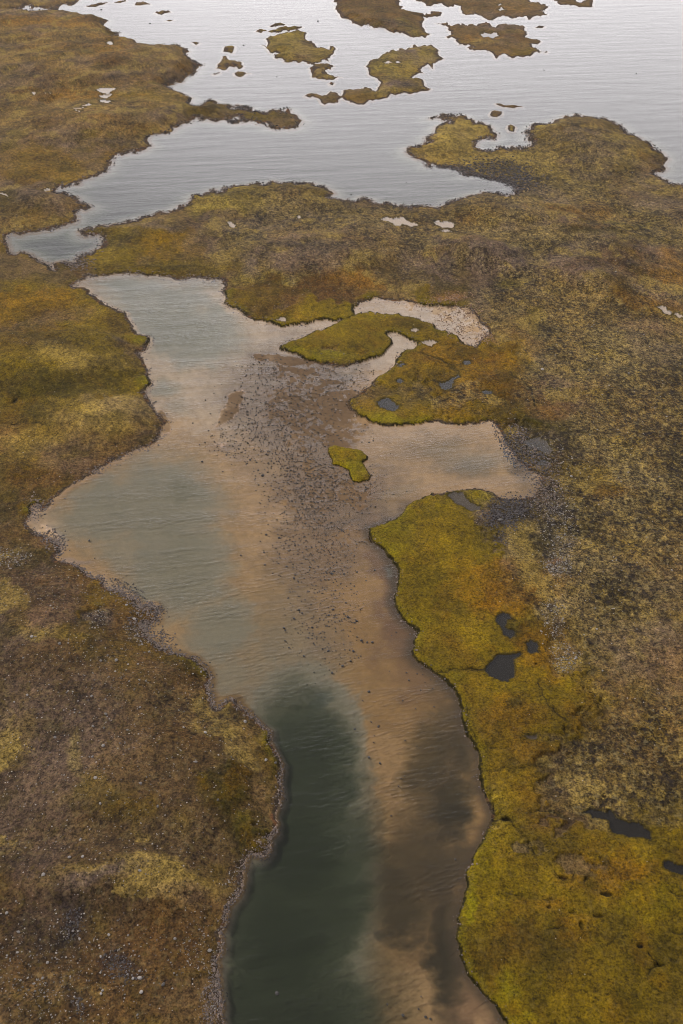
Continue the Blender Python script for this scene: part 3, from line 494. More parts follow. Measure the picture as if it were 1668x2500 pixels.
    # ponds: a level shelf round the pool and a hollow under it
    for pl, (_, _, lv) in zip(P_POLY, POND):
        xs = [p[0] for p in pl]; ys = [p[1] for p in pl]
        i0, i1 = np.searchsorted(gx, [min(xs)-45, max(xs)+45]); j0, j1 = np.searchsorted(gy, [min(ys)-45, max(ys)+45])
        if i0 >= i1 or j0 >= j1: continue
        g, h = gx[i0:i1], gy[j0:j1]
        q = seg_dist(g, h, [pl], cap=45); pin = inside(g, h, [pl]); mm = m[j0:j1, i0:i1]; qp = q/mm
        zz = z[j0:j1, i0:i1]; k = sst(34, 4, qp)*sst(0, 1.5, np.maximum(land[j0:j1, i0:i1], 0)); lvl = POND_Z[tuple(pl[0])]
        shelf = lvl+.10+.12*n2[j0:j1, i0:i1]+.02*np.minimum(q, 6)
        nz = zz*(1-k)+shelf*k
        z[j0:j1, i0:i1] = np.where(pin, lvl-.12-np.minimum(q*.5, .5), nz)
        cc = col[j0:j1, i0:i1]
        cc += (PAL['dkol']*.8-cc)*(sst(7, 1.5, qp)*.75*(~pin))[..., None]
        cc[pin] = PAL['peat']*1.6 if lv > .3 else (PAL['silt']*.8 if pl[0][1] < 850 else PAL['mud']*.8)  # silt tone on far pool floors stands in for bright sky reflection
        msk[j0:j1, i0:i1, 0][pin] = 0; msk[j0:j1, i0:i1, 2][pin] = 1; msk[j0:j1, i0:i1, 1][pin] = 0
    return X, Y, z, np.clip(col, 0, 1), msk, land, m

# pond levels follow the lie of the land round them
POND_Z = {}
_P, P_POLY = P_POLY, []
cgx, cgy = np.arange(-10, 1680, 7.0), np.arange(0, 2500, 7.0)
_zz = survey(cgx, cgy)[2]
P_POLY = _P
for pl, (_, _, lv) in zip(P_POLY, POND):
    p = np.array(pl); c = p.mean(0); ii = np.clip(np.searchsorted(cgx, p[:, 0]), 0, len(cgx)-1); jj = np.clip(np.searchsorted(cgy, p[:, 1]), 0, len(cgy)-1)
    h = float(np.percentile(_zz[jj, ii], 30)); POND_Z[tuple(pl[0])] = max(lv*1.4, h-.25)

# ------------------------------------------------------------------ materials
def mat(name):
    m = bpy.data.materials.new(name); m.use_nodes = True; m.node_tree.nodes.clear(); return m
def chain(nt):
    L = nt.links.new
    def math_(op, a, b=None, c=None):
        n = nt.nodes.new('ShaderNodeMath'); n.operation = op
        for i, v in enumerate((a, b, c)):
            if v is None: continue
            if hasattr(v, 'is_linked') or hasattr(v, 'links'): L(v, n.inputs[i])
            else: n.inputs[i].default_value = v
        return n.outputs[0]
    def noise(vec, sc, det=4, ro=.6, dist=0):
        n = nt.nodes.new('ShaderNodeTexNoise'); n.inputs['Scale'].default_value = sc; n.inputs['Detail'].default_value = det
        n.inputs['Roughness'].default_value = ro; n.inputs['Distortion'].default_value = dist; L(vec, n.inputs['Vector']); return n.outputs['Fac']
    def rng(v, a, b, c, d):
        n = nt.nodes.new('ShaderNodeMapRange'); L(v, n.inputs['Value'])
        for i, q in enumerate((a, b, c, d)): n.inputs[1+i].default_value = q
        return n.outputs[0]
    def mix(f, a, b, mode='MIX'):
        n = nt.nodes.new('ShaderNodeMix'); n.data_type = 'RGBA'; n.blend_type = mode
        for s, v in ((n.inputs[0], f), (n.inputs[6], a), (n.inputs[7], b)):
            if hasattr(v, 'links'): L(v, s)
            elif isinstance(v, (int, float)): s.default_value = v
            else: s.default_value = (*v, 1)
        return n.outputs[2]
    return L, math_, noise, rng, mix

def land_material():
    m = mat('tundra'); nt = m.node_tree; L, M_, noise, rng, mix = chain(nt)
    geo = nt.nodes.new('ShaderNodeNewGeometry').outputs['Position']
    a = nt.nodes.new('ShaderNodeAttribute'); a.attribute_name = 'col'
    b = nt.nodes.new('ShaderNodeAttribute'); b.attribute_name = 'msk'
    sp = nt.nodes.new('ShaderNodeSeparateColor'); L(b.outputs['Color'], sp.inputs[0])
    tus, stn, bed = sp.outputs[0], sp.outputs[1], sp.outputs[2]
    dry = M_('SUBTRACT', 1.0, bed)
    f1 = noise(geo, 1.1, 5, .72); f2 = noise(geo, .28, 5, .65); f3 = noise(geo, 3.0, 3, .7); f4 = noise(geo, 1.9, 2, .6)
    # leaf and stalk scale mottling
    amp = M_('MULTIPLY', dry, 1.0)
    v = M_('ADD', rng(f1, .32, .68, -.85, .85), rng(f2, .35, .65, -.3, .3)); v = M_('ADD', v, rng(f3, .3, .7, -.5, .5)); v = M_('ADD', v, rng(f4, .34, .66, -.7, .7))
    v = M_('MULTIPLY', v, M_('MULTIPLY_ADD', dry, .9, .1))
    v = M_('MULTIPLY', v, M_('MULTIPLY_ADD', tus, .62, .42))
    v = M_('MAXIMUM', M_('ADD', v, 1.0), .25)
    vc = nt.nodes.new('ShaderNodeCombineColor')
    for i in range(3): L(v, vc.inputs[i])
    c = mix(1.0, a.outputs['Color'], vc.outputs[0], 'MULTIPLY')
    # hollows between tussocks near-black, tops straw
    g = noise(geo, .75, 4, .6, .6); hol = rng(g, .50, .36, 0, 1)
    hol.node.clamp = True
    c = mix(M_('MULTIPLY', M_('MULTIPLY', hol, tus), .6), c, (.022, .020, .024))
    c = mix(M_('MULTIPLY', rng(g, .52, .66, 0, 1), M_('MULTIPLY', tus, .35)), c, (.36, .29, .14))
    # hue drift
    h = noise(geo, .6, 3, .6); c = mix(M_('MULTIPLY', rng(h, .55, .75, 0, .35), dry), c, (.16, .11, .025))
    # cobbles lying in the turf
    vo = nt.nodes.new('ShaderNodeTexVoronoi'); vo.inputs['Scale'].default_value = 1.5; L(geo, vo.inputs['Vector'])
    s2 = nt.nodes.new('ShaderNodeSeparateColor'); L(vo.outputs['Color'], s2.inputs[0])
    pres = M_('LESS_THAN', s2.outputs[0], M_('MULTIPLY', stn, .45))
    rad = M_('MULTIPLY_ADD', s2.outputs[1], .24, .06)
    ston = M_('MULTIPLY', pres, M_('LESS_THAN', vo.outputs['Distance'], rad))
    sc = mix(s2.outputs[2], (.06, .05, .05), (.42, .38, .35))
    c = mix(ston, c, sc)
    bs = nt.nodes.new('ShaderNodeBsdfPrincipled'); bs.inputs['Roughness'].default_value = .95
    bs.inputs['Specular IOR Level'].default_value = .15
    L(c, bs.inputs['Base Color'])
    hh = M_('ADD', M_('MULTIPLY', g, M_('MULTIPLY_ADD', tus, .6, .12)), M_('MULTIPLY', f1, .35)); hh = M_('ADD', hh, M_('MULTIPLY', f3, .12)); hh = M_('ADD', hh, M_('MULTIPLY', ston, .15))
    bu = nt.nodes.new('ShaderNodeBump'); bu.inputs['Distance'].default_value = 1.4; L(M_('MULTIPLY_ADD', dry, .85, .15), bu.inputs['Strength']); L(hh, bu.inputs['Height'])
    L(bu.outputs[0], bs.inputs['Normal'])
    o = nt.nodes.new('ShaderNodeOutputMaterial'); L(bs.outputs[0], o.inputs[0]); return m

def water_material(name, volume=True, calm=1.0, swell=0.0, lake=False, ro=.26):
    m = mat(name); nt = m.node_tree; L, M_, noise, rng, mix = chain(nt)
    geo = nt.nodes.new('ShaderNodeNewGeometry').outputs['Position']
    def mp(rot, sc):
        n = nt.nodes.new('ShaderNodeMapping'); n.inputs['Rotation'].default_value = (0, 0, R(rot)); n.inputs['Scale'].default_value = (*sc, 1); 
        r = nt.nodes.new('ShaderNodeMapping'); r.inputs['Rotation'].default_value = (0, 0, R(rot)); L(geo, r.inputs[0])
        n.inputs['Rotation'].default_value = (0, 0, 0); L(r.outputs[0], n.inputs[0]); return n.outputs[0]
    a = noise(mp(-14, (.24, 1.0) if not lake else (.55, .30)), 1.0, 2, .5, .4); sw = noise(mp(24, (.14, .05)), 1.0, 2, .5, .3)          # wind ripples, crests running across the view
    a2 = noise(mp(-30, (.3, 1.25) if not lake else (.7, .34)), 1.3, 2, .5, .4)
    b = noise(mp(-8, (.02, .09)), 1.0, 3, .5)                # gusts
    gust = rng(b, .38, .62, .12, 1.2)
    # bed-sheltered shallows are calmer
    hgt = M_('MULTIPLY', M_('ADD', M_('ADD', M_('MULTIPLY', a, .62), M_('MULTIPLY', a2, .30)), M_('MULTIPLY', sw, swell)), gust)
    hgt = M_('MULTIPLY', hgt, calm)
    bu = nt.nodes.new('ShaderNodeBump'); bu.inputs['Strength'].default_value = 1.0; bu.inputs['Distance'].default_value = .20; L(hgt, bu.inputs['Height'])
    fr = nt.nodes.new('ShaderNodeFresnel'); fr.inputs['IOR'].default_value = 1.34; L(bu.outputs[0], fr.inputs['Normal'])
    gl = nt.nodes.new('ShaderNodeBsdfGlossy'); gl.inputs['Roughness'].default_value = ro; L(bu.outputs[0], gl.inputs['Normal'])
    tr = nt.nodes.new('ShaderNodeBsdfTransparent')
    ms = nt.nodes.new('ShaderNodeMixShader'); L(fr.outputs[0], ms.inputs[0]); L(tr.outputs[0], ms.inputs[1]); L(gl.outputs[0], ms.inputs[2])
    o = nt.nodes.new('ShaderNodeOutputMaterial'); L(ms.outputs[0], o.inputs[0])
    if volume:
        va = nt.nodes.new('ShaderNodeVolumeAbsorption'); va.inputs['Color'].default_value = (.06, .22, .06, 1); va.inputs['Density'].default_value = .27
        L(va.outputs[0], o.inputs['Volume'])
    return m
M_LAND = land_material(); M_WATER = water_material('river_water', True, 1.5, .0); M_LAKE = water_material('lake_water', True, .8, .15, True); M_POND = water_material('pool_water', False, .02, ro=.45)

def stone_material(name, lo, hi, rough=.85):
    m = mat(name); nt = m.node_tree; L, M_, noise, rng, mix = chain(nt)
    geo = nt.nodes.new('ShaderNodeNewGeometry'); oi = nt.nodes.new('ShaderNodeObjectInfo')
    rnd = M_('FRACT', M_('ADD', geo.outputs['Random Per Island'], oi.outputs['Random']))
    f = noise(geo.outputs['Position'], 6.0, 4, .7)
    c = mix(rnd, lo, hi); c = mix(rng(f, .3, .7, 0, .6), c, tuple(x*.45 for x in lo))
    f2 = noise(geo.outputs['Position'], 2.2, 3, .7); c = mix(rng(f2, .58, .7, 0, .5), c, (.10, .09, .03))
    bs = nt.nodes.new('ShaderNodeBsdfPrincipled'); bs.inputs['Roughness'].default_value = rough; L(c, bs.inputs['Base Color'])
    bu = nt.nodes.new('ShaderNodeBump'); bu.inputs['Distance'].default_value = .15; L(f, bu.inputs['Height']); L(bu.outputs[0], bs.inputs['Normal'])
    o = nt.nodes.new('ShaderNodeOutputMaterial'); L(bs.outputs[0], o.inputs[0]); return m
M_COB = stone_material('cobbles', (.016, .013, .013), (.13, .10, .078), .6)
M_WET = stone_material('wet_dark_rock', (.018, .016, .018), (.05, .042, .042), .5)
M_PALE = stone_material('pale_rock', (.10, .09, .085), (.42, .38, .35))
M_DARKF = stone_material('dark_boulder', (.018, .016, .02), (.11, .09, .09), .75)
M_SHORE = stone_material('shore_rubble', (.035, .028, .03), (.26, .19, .15), .7)

# ------------------------------------------------------------------ mesh building
def mesh_np(name, V, Q, material, col=None, msk=None, smooth=True, origin=None, tri=False):
    if origin is not None: V = V-np.array(origin)[None]
    me = bpy.data.meshes.new(name); nv, nf, k = len(V), len(Q), Q.shape[1]
    me.vertices.add(nv); me.vertices.foreach_set('co', V.astype(np.float32).ravel())
    me.loops.add(nf*k); me.loops.foreach_set('vertex_index', Q.astype(np.int32).ravel())
    me.polygons.add(nf); me.polygons.foreach_set('loop_start', np.arange(0, nf*k, k, dtype=np.int32))
    me.polygons.foreach_set('use_smooth', np.full(nf, smooth))
    me.update(calc_edges=True)
    for nm, A in (('col', col), ('msk', msk)):
        if A is None: continue
        at = me.attributes.new(nm, 'FLOAT_COLOR', 'POINT')
        if A.shape[1] == 3: A = np.hstack([A, np.ones((nv, 1))])
        at.data.foreach_set('color', A.astype(np.float32).ravel())
    me.materials.append(material)
    o = bpy.data.objects.new(name, me); C.objects.link(o)
    if origin is not None: o.location = origin
    return o
def tag(o, label=None, cat=None, group=None, kind=None):
    if label: o['label'] = label
    if cat: o['category'] = cat
    if group: o['group'] = group
    if kind: o['kind'] = kind
    return o
def lattice_faces(ny, nx):
    i = np.arange(ny*nx).reshape(ny, nx)
    return np.stack([i[:-1, :-1], i[1:, :-1], i[1:, 1:], i[:-1, 1:]], -1).reshape(-1, 4)

STEP = 2.3
gx = np.concatenate([[-9000,-6000,-4200,-3000], np.arange(-2400,-700,120), np.arange(-700,-150,20), np.arange(-150, 0, 5), np.arange(0, 1668, STEP), np.arange(1668, 1820, 5), np.arange(1820, 2400, 20), np.arange(2400, 4200, 120), [4800,6000,8000,11000]]).astype(float)
gy = np.concatenate([[-524,-515,-500,-480], np.arange(-460,-150,20), np.arange(-150,-20,6), np.arange(-20, 2510, STEP), np.arange(2510, 2650, 6), np.arange(2650, 3300, 30), np.arange(3300, 4700, 120)]).astype(float)
X, Y, Z, COL, MSK, LAND, MP = survey(gx, gy)
V = np.stack([X, Y, Z], -1).reshape(-1, 3)
ground = mesh_np('ground', V, lattice_faces(len(gy), len(gx)), M_LAND, COL.reshape(-1, 3), MSK.reshape(-1, 4))
tag(ground, 'brown and olive tundra with sandy river bed between its banks', 'ground', kind='structure')

# islands, each a body of its own standing on the bed
from math import floor
for k, (pl, rg, nm, lab, big) in enumerate(ISL):
    P = np.array(I_POLY[k]); x0, y0 = P.min(0)-16; x1, y1 = P.max(0)+10
    ww = P.max(0)[0]-P.min(0)[0]; st = 1.6 if ww > 60 else (.9 if ww > 30 else .5)
    ax = np.arange(x0, x1, st); ay = np.arange(y0, y1, st*(.3 if y1 < 60 and ww < 60 else .5))
    x, y, z, col, msk, land, m = survey(ax, ay, k)
    lp = land/m
    z = np.where(land > 0, z, np.maximum(-3.0, -.12*np.minimum(-land, 20)-.4*sst(3, 9, -lp)))
    keep = (lp > -7); kf = keep[:-1, :-1] & keep[1:, :-1] & keep[1:, 1:] & keep[:-1, 1:]
    Q = lattice_faces(len(ay), len(ax))[kf.ravel()]
    V = np.stack([x, y, z], -1).reshape(-1, 3); c = col.reshape(-1, 3); s = msk.reshape(-1, 4)
    used = np.unique(Q); re = np.full(len(V), -1); re[used] = np.arange(len(used)); Q = re[Q]; V = V[used]; c = c[used]; s = s[used]
    # skirt down to below the lake bed
    E = np.concatenate([Q[:, [0, 1]], Q[:, [1, 2]], Q[:, [2, 3]], Q[:, [3, 0]]]); key = {}
    ek = np.minimum(E[:, 0], E[:, 1])*len(V)+np.maximum(E[:, 0], E[:, 1]); u, cnt = np.unique(ek, return_counts=True)
    be = E[np.isin(ek, u[cnt == 1])]; bv = np.unique(be); n0 = len(V); rb = np.full(n0, -1); rb[bv] = n0+np.arange(len(bv))
    low = V[bv].copy(); low[:, 2] = -4.5
    V = np.vstack([V, low]); c = np.vstack([c, c[bv]]); s = np.vstack([s, s[bv]])
    Q = np.vstack([Q, np.stack([be[:, 1], be[:, 0], rb[be[:, 0]], rb[be[:, 1]]], -1)])
    o = mesh_np(nm, V, Q, M_LAND, c, s, origin=(float(V[:, 0].mean()), float(V[:, 1].mean()), 0.0))
    tag(o, lab, nm, 'islands and islets of the lake' if k < len(ISL)-1 else None)

# water: two closed bodies, divided under the stony neck of land
_, YS = p2w(834, 664.5)
def box(name, x0, x1, y0, y1, z0, z1, material):
    v = np.array([(x, y, z) for z in (z0, z1) for y in (y0, y1) for x in (x0, x1)], float)
    q = np.array([(0, 2, 3, 1), (4, 5, 7, 6), (0, 1, 5, 4), (2, 6, 7, 3), (0, 4, 6, 2), (1, 3, 7, 5)])
    return mesh_np(name, v, q, material, smooth=False)
tag(box('lake_water', -14000, 14000, float(YS)+.3, 24000, -9, 0, M_LAKE), 'pale silvery lake dotted with islands across the top', 'lake', kind='structure')
tag(box('river_water', -1500, 1500, -60, float(YS)-.3, -9, 0, M_WATER), 'clear shallow sandy river with a dark green channel near the bottom', 'river', kind='structure')
for pl, (_, lab, lv) in zip(P_POLY, POND):
    zz = POND_Z[tuple(pl[0])]
    pts = np.array(pl); c = pts.mean(0); ext = 1+5.0/np.maximum(np.hypot(*(pts-c).T), 6)[:, None]*.35
    pts = c+(pts-c)*ext
    x, y = p2w(pts[:, 0], pts[:, 1]); me = bpy.data.meshes.new('pond')
    ox, oy = float(x.mean()), float(y.mean())
    me.from_pydata([(float(a)-ox, float(b)-oy, 0) for a, b in zip(x, y)], [], [list(range(len(x)))[::-1]])
    me.update(); 
    if me.polygons[0].normal.z < 0: me.flip_normals()
    me.materials.append(M_POND); o = bpy.data.objects.new('pond', me); C.objects.link(o); o.location = (ox, oy, zz)
    tag(o, lab.replace('left of the two', 'left one of the two').replace('right of the two', 'right one of the two'), 'pond', kind='structure')

# ------------------------------------------------------------------ stones
# lookup of the ground height / water mask at any survey point
def lookup(A, px, py):
    i = np.clip(np.searchsorted(gx, px), 0, len(gx)-1); j = np.clip(np.searchsorted(gy, py), 0, len(gy)-1); return A[j, i]
ico = bpy.data.meshes.new('tmp')
import bmesh
bm = bmesh.new(); bmesh.ops.create_icosphere(bm, subdivisions=1, radius=1); bm.verts.ensure_lookup_table()
IV = np.array([v.co[:] for v in bm.verts]); IF = np.array([[v.index for v in f.verts] for f in bm.faces]); bm.free()
bm = bmesh.new(); bmesh.ops.create_icosphere(bm, subdivisions=2, radius=1)
IV2 = np.array([v.co[:] for v in bm.verts]); IF2 = np.array([[v.index for v in f.verts] for f in bm.faces]); bm.free()
bpy.data.meshes.remove(ico)
STUFF = dict(shore_rubble=('brownish rubble lining the banks of the river and lake', 'rubble'), island_rubble=('dark rubble rimming the lake islands and islets', 'rubble'),
 lakeside_rubble=('dark stones along the indented lake shore', 'rubble'), boulder_field=('mixed brown stones of the rubble points beside the water', 'stones'),
 dark_boulder_field=('black stone fields by the lagoon and the lake bay', 'stones'), pale_stones=('pale grey stones strewn over the moor and heath', 'stones'),
 rusty_stones=('rusty orange stones around the crescent shaped lagoon', 'stones'), dark_cobbles=('small dark cobbles strewn over the midstream sandbars', 'cobbles'))
def stones(name, px, py, size, material, flat=.55, seed=1, sink=.25):
    """many loose stones as one mass; size = metres across"""
    r = np.random.RandomState(seed); n = len(px)
    if n == 0: return
    x, y = p2w(px, py); z = lookup(Z, px, py)
    jit = 1+.45*(r.rand(n, len(IV), 1)-.5)*1.2
    P = IV[None]*jit; P = P*np.stack([.5+.5*r.rand(n), .5+.4*r.rand(n), flat*(.6+.5*r.rand(n))], -1)[:, None]*size[:, None, None]*.62
    a = r.rand(n)*6.28; c, s = np.cos(a)[:, None], np.sin(a)[:, None]
    P = np.stack([P[..., 0]*c-P[..., 1]*s, P[..., 0]*s+P[..., 1]*c, P[..., 2]], -1)
    P += np.stack([x, y, z+size*sink*.4], -1)[:, None]
    Q = IF[None]+(np.arange(n)*len(IV))[:, None, None]
    o = mesh_np(name, P.reshape(-1, 3), Q.reshape(-1, 3), material, smooth=False)
    return tag(o, STUFF[name][0], STUFF[name][1], kind='stuff')
rr = np.random.RandomState(5)
def scatter(n, zones):
    """zones: (x, y, rx, ry, rot, weight)"""
    wt = np.array([z[5]*z[2]*z[3] for z in zones], float); pick = rr.choice(len(zones), n, p=wt/wt.sum()); Zs = np.array(zones, float)[pick]
    rad = np.sqrt(rr.rand(n))*1.1*(1+.25*rr.randn(n)); an = rr.rand(n)*6.283
    u, v = rad*np.cos(an)*Zs[:, 2], rad*np.sin(an)*Zs[:, 3]; t = np.radians(Zs[:, 4])
    return Zs[:, 0]+u*np.cos(t)-v*np.sin(t), Zs[:, 1]+u*np.sin(t)+v*np.cos(t)
# rubble along every mainland shore
bx = []; 
for wp, dens in ((W_POLY[0], 1.0), (W_POLY[1], 1.6), (W_POLY[2], 1.5)):
    p = np.array(wp); q = np.roll(p, -1, 0); Ls = np.hypot(*(q-p).T); ok = (Ls < 60) & (p[:, 0] > -60) & (p[:, 0] < 1730) & (p[:, 1] < 2560); p, q, Ls = p[ok], q[ok], Ls[ok]
    n = int(Ls.sum()*dens); i = rr.choice(len(p), n, p=Ls/Ls.sum()); t = rr.rand(n, 1); b = p[i]*(1-t)+q[i]*t
    b += rr.randn(n, 2)*np.array([[5, 3.4]])*(.6+1.1*vnoise(b[:, 0]/40, b[:, 1]/40, 3)[:, None])
    bx.append(b)
b = np.vstack(bx); tv = lookup(MSK, b[:, 0], b[:, 1])
clump = fbm(b[:, 0]/35, b[:, 1]/28, 3, 77)
mossbank = (b[:, 0] > 860) & (b[:, 1] > 1000) & (b[:, 0] > 860)
mossb = (mossbank & (rr.rand(len(b)) > .12)) | ((b[:, 1] > 690) & (b[:, 1] < 1080) & (b[:, 0] > 600) & (b[:, 0] < 1150) & (rr.rand(len(b)) > .2))
keep = (clump > .38) & ~mossb; b = b[keep]
stones('shore_rubble', b[:, 0], b[:, 1], (1.6+2.6*rr.rand(len(b))**2)*1.25*mpp(b[:, 1])*np.where(b[:, 1] > 1300, 1.25, 1.0), M_SHORE, seed=2)
# dark rock rims of the islands and skerries
bx = []
for ip, isl in zip(I_POLY[:-1], ISL[:-1]):
    p = np.array(ip); q = np.roll(p, -1, 0); Ls = np.hypot(*(q-p).T); n = int(Ls.sum()*1.1); i = rr.choice(len(p), n, p=Ls/Ls.sum()); t = rr.rand(n, 1)
    bx.append(p[i]*(1-t)+q[i]*t+rr.randn(n, 2)*np.array([[3.6, 1.3]]))
b = np.vstack(bx); b = b[(fbm(b[:, 0]/14, b[:, 1]/9, 3, 177) > .42) & (b[:, 1] > 0)]
stones('island_rubble', b[:, 0], b[:, 1], (2.0+2.6*rr.rand(len(b))**2)*mpp(b[:, 1]), M_DARKF, seed=12, sink=1.0)
p = np.array(W_POLY[0]); q = np.roll(p, -1, 0); Ls = np.hypot(*(q-p).T); ok = (Ls < 60) & (p[:, 0] > 100) & (p[:, 0] < 1668) & (p[:, 1] > 150) & (p[:, 1] < 680); p, q, Ls = p[ok], q[ok], Ls[ok]
i = rr.choice(len(p), 5200, p=Ls/Ls.sum()); t = rr.rand(len(i), 1); b = p[i]*(1-t)+q[i]*t+rr.randn(len(i), 2)*np.array([[7, 3.0]]); b = b[fbm(b[:, 0]/26, b[:, 1]/14, 3, 199) > .5]
stones('lakeside_rubble', b[:, 0], b[:, 1], (2.0+2.8*rr.rand(len(b))**2)*mpp(b[:, 1]), M_DARKF, seed=15, sink=1.0)
# stone fields
px, py = scatter(3600, [(1330,1180,34,80,0,.8), (370,1490,30,22,10,1.2), (310,1450,50,24,35,1.2), (345,1530,30,26,50,1.3), (130,1320,30,24,40,1.2), (90,1240,20,26,0,.8),
   (190,645,36,20,10,1.2), (215,600,26,30,20,1.0), (560,2470,20,40,0,0.01), (520,2450,26,60,5,1.0), (1270,1070,16,40,-30,.8), (520,470,30,5,-10,.6), (640,2080,20,26,0,.8), (400,1560,30,20,40,1)])
stones('boulder_field', px, py, (2.0+3.6*rr.rand(len(px))**2)*mpp(py)*1.2, M_SHORE, seed=3)
px, py = scatter(5600, [(1240,1255,58,34,-20,1.6), (1225,1325,20,12,0,.6), (1290,1110,34,60,-35,.9), (1215,425,90,26,5,2.2), (1250,455,60,18,0,1.8), (1110,412,70,9,0,1.5), (1240,1090,16,50,-30,1), (1060,495,60,5,0,1), (285,2365,40,30,35,.5), (180,2265,24,36,20,.4), (195,2460,14,34,-15,.4), (330,2392,30,8,5,.5), (565,165,20,5,0,.8), (785,165,22,16,0,1), (550,165,30,4,0,.6)])
stones('dark_boulder_field', px, py, (2.0+3.4*rr.rand(len(px))**2)*mpp(py)*1.2, M_DARKF, seed=13)
px, py = scatter(3800, [(1365,1290,40,95,0,1.5), (1360,1390,34,26,0,2), (1350,1530,26,56,0,1.6), (1375,1612,38,32,0,2), (25,1370,50,26,0,2), (245,1530,24,24,0,1.3), (335,1555,34,14,40,1.6), (120,2380,200,120,0,.30), (300,1640,220,90,0,.16), (330,2000,300,200,0,.07), (1320,1090,60,26,10,.5), (1380,1140,36,20,0,.6),
   (1500,1100,180,400,0,.03), (540,2440,30,60,5,1), (480,2330,50,60,0,.5), (170,1460,160,60,0,.2), (570,2160,14,60,10,1)])
lm = lookup(LAND, px, py) > 0
stones('pale_stones', px[lm], py[lm], (1.5+3.0*rr.rand(lm.sum())**3)*mpp(py[lm])*1.2, M_PALE, seed=4)
# reddish stones by the crescent lagoon
px, py = scatter(1100, [(1080,738,60,12,-8,1.2), (1185,828,18,16,0,1.2), (1120,790,60,36,20,.5), (1150,760,26,16,0,1)])
M_RUST = stone_material('rusty_rock', (.10, .055, .035), (.42, .26, .16))
stones('rusty_stones', px, py, (1.6+2.6*rr.rand(len(px))**2)*mpp(py)*1.2, M_RUST, seed=6)
# fine dark cobbles strewn over the sandbars
px, py = scatter(4400, [(740,960,150,70,-10,1), (700,1060,120,90,0,1.1), (800,1180,130,60,10,1.4), (640,900,60,30,0,.9), (770,1330,100,100,0,1.0), (790,1510,80,100,0,.6), (740,1200,90,80,0,1.0), (590,1040,60,70,0,.5), (560,1090,60,30,0,.4), (880,1060,30,20,0,.4)])
stones('dark_cobbles', px, py, (2.5+2.2*rr.rand(len(px))**3)*mpp(py)*1.05, M_COB, seed=7, sink=1.0)

# single rocks one can point at
def rock_mesh(name, seed, material):
    r = np.random.RandomState(seed); P = IV2.copy()
    for _ in range(7):
        d = r.randn(3); d /= np.linalg.norm(d); h = .55+.35*r.rand(); k = P@d; P -= np.outer(np.maximum(k-h, 0), d)*.85
    P *= 1+.16*(r.rand(len(P), 1)-.5); P *= np.array([[.6, .45, .36]]); P[:, 2] += .14
    me = bpy.data.meshes.new(name); me.from_pydata([tuple(map(float, p)) for p in P], [], [list(map(int, f)) for f in IF2]); me.materials.append(material); return me
WETM = [rock_mesh('dark_rock', s, M_WET) for s in range(6)]; PALM = [rock_mesh('pale_rock', s+20, M_PALE) for s in range(6)]
def rock(px, py, s, meshes, name, label, group, rise=0.0):
    x, y = p2w(px, py); z = float(lookup(Z, np.array([px]), np.array([py]))[0])
    o = bpy.data.objects.new(name, rr_choice(meshes)); C.objects.link(o)
    o.location = (float(x), float(y), max(z, -.04 if rise == 0 else z)+rise); q = s*.85*float(mpp(py)); o.scale = (q, q*(.8+.5*RND.random()), q*(.7+.4*RND.random()))
    o.rotation_euler = (0, 0, RND.random()*6.28); return tag(o, label, 'rock', group)
def rr_choice(m): return m[RND.randrange(len(m))]
def tpts(s): return T(s)
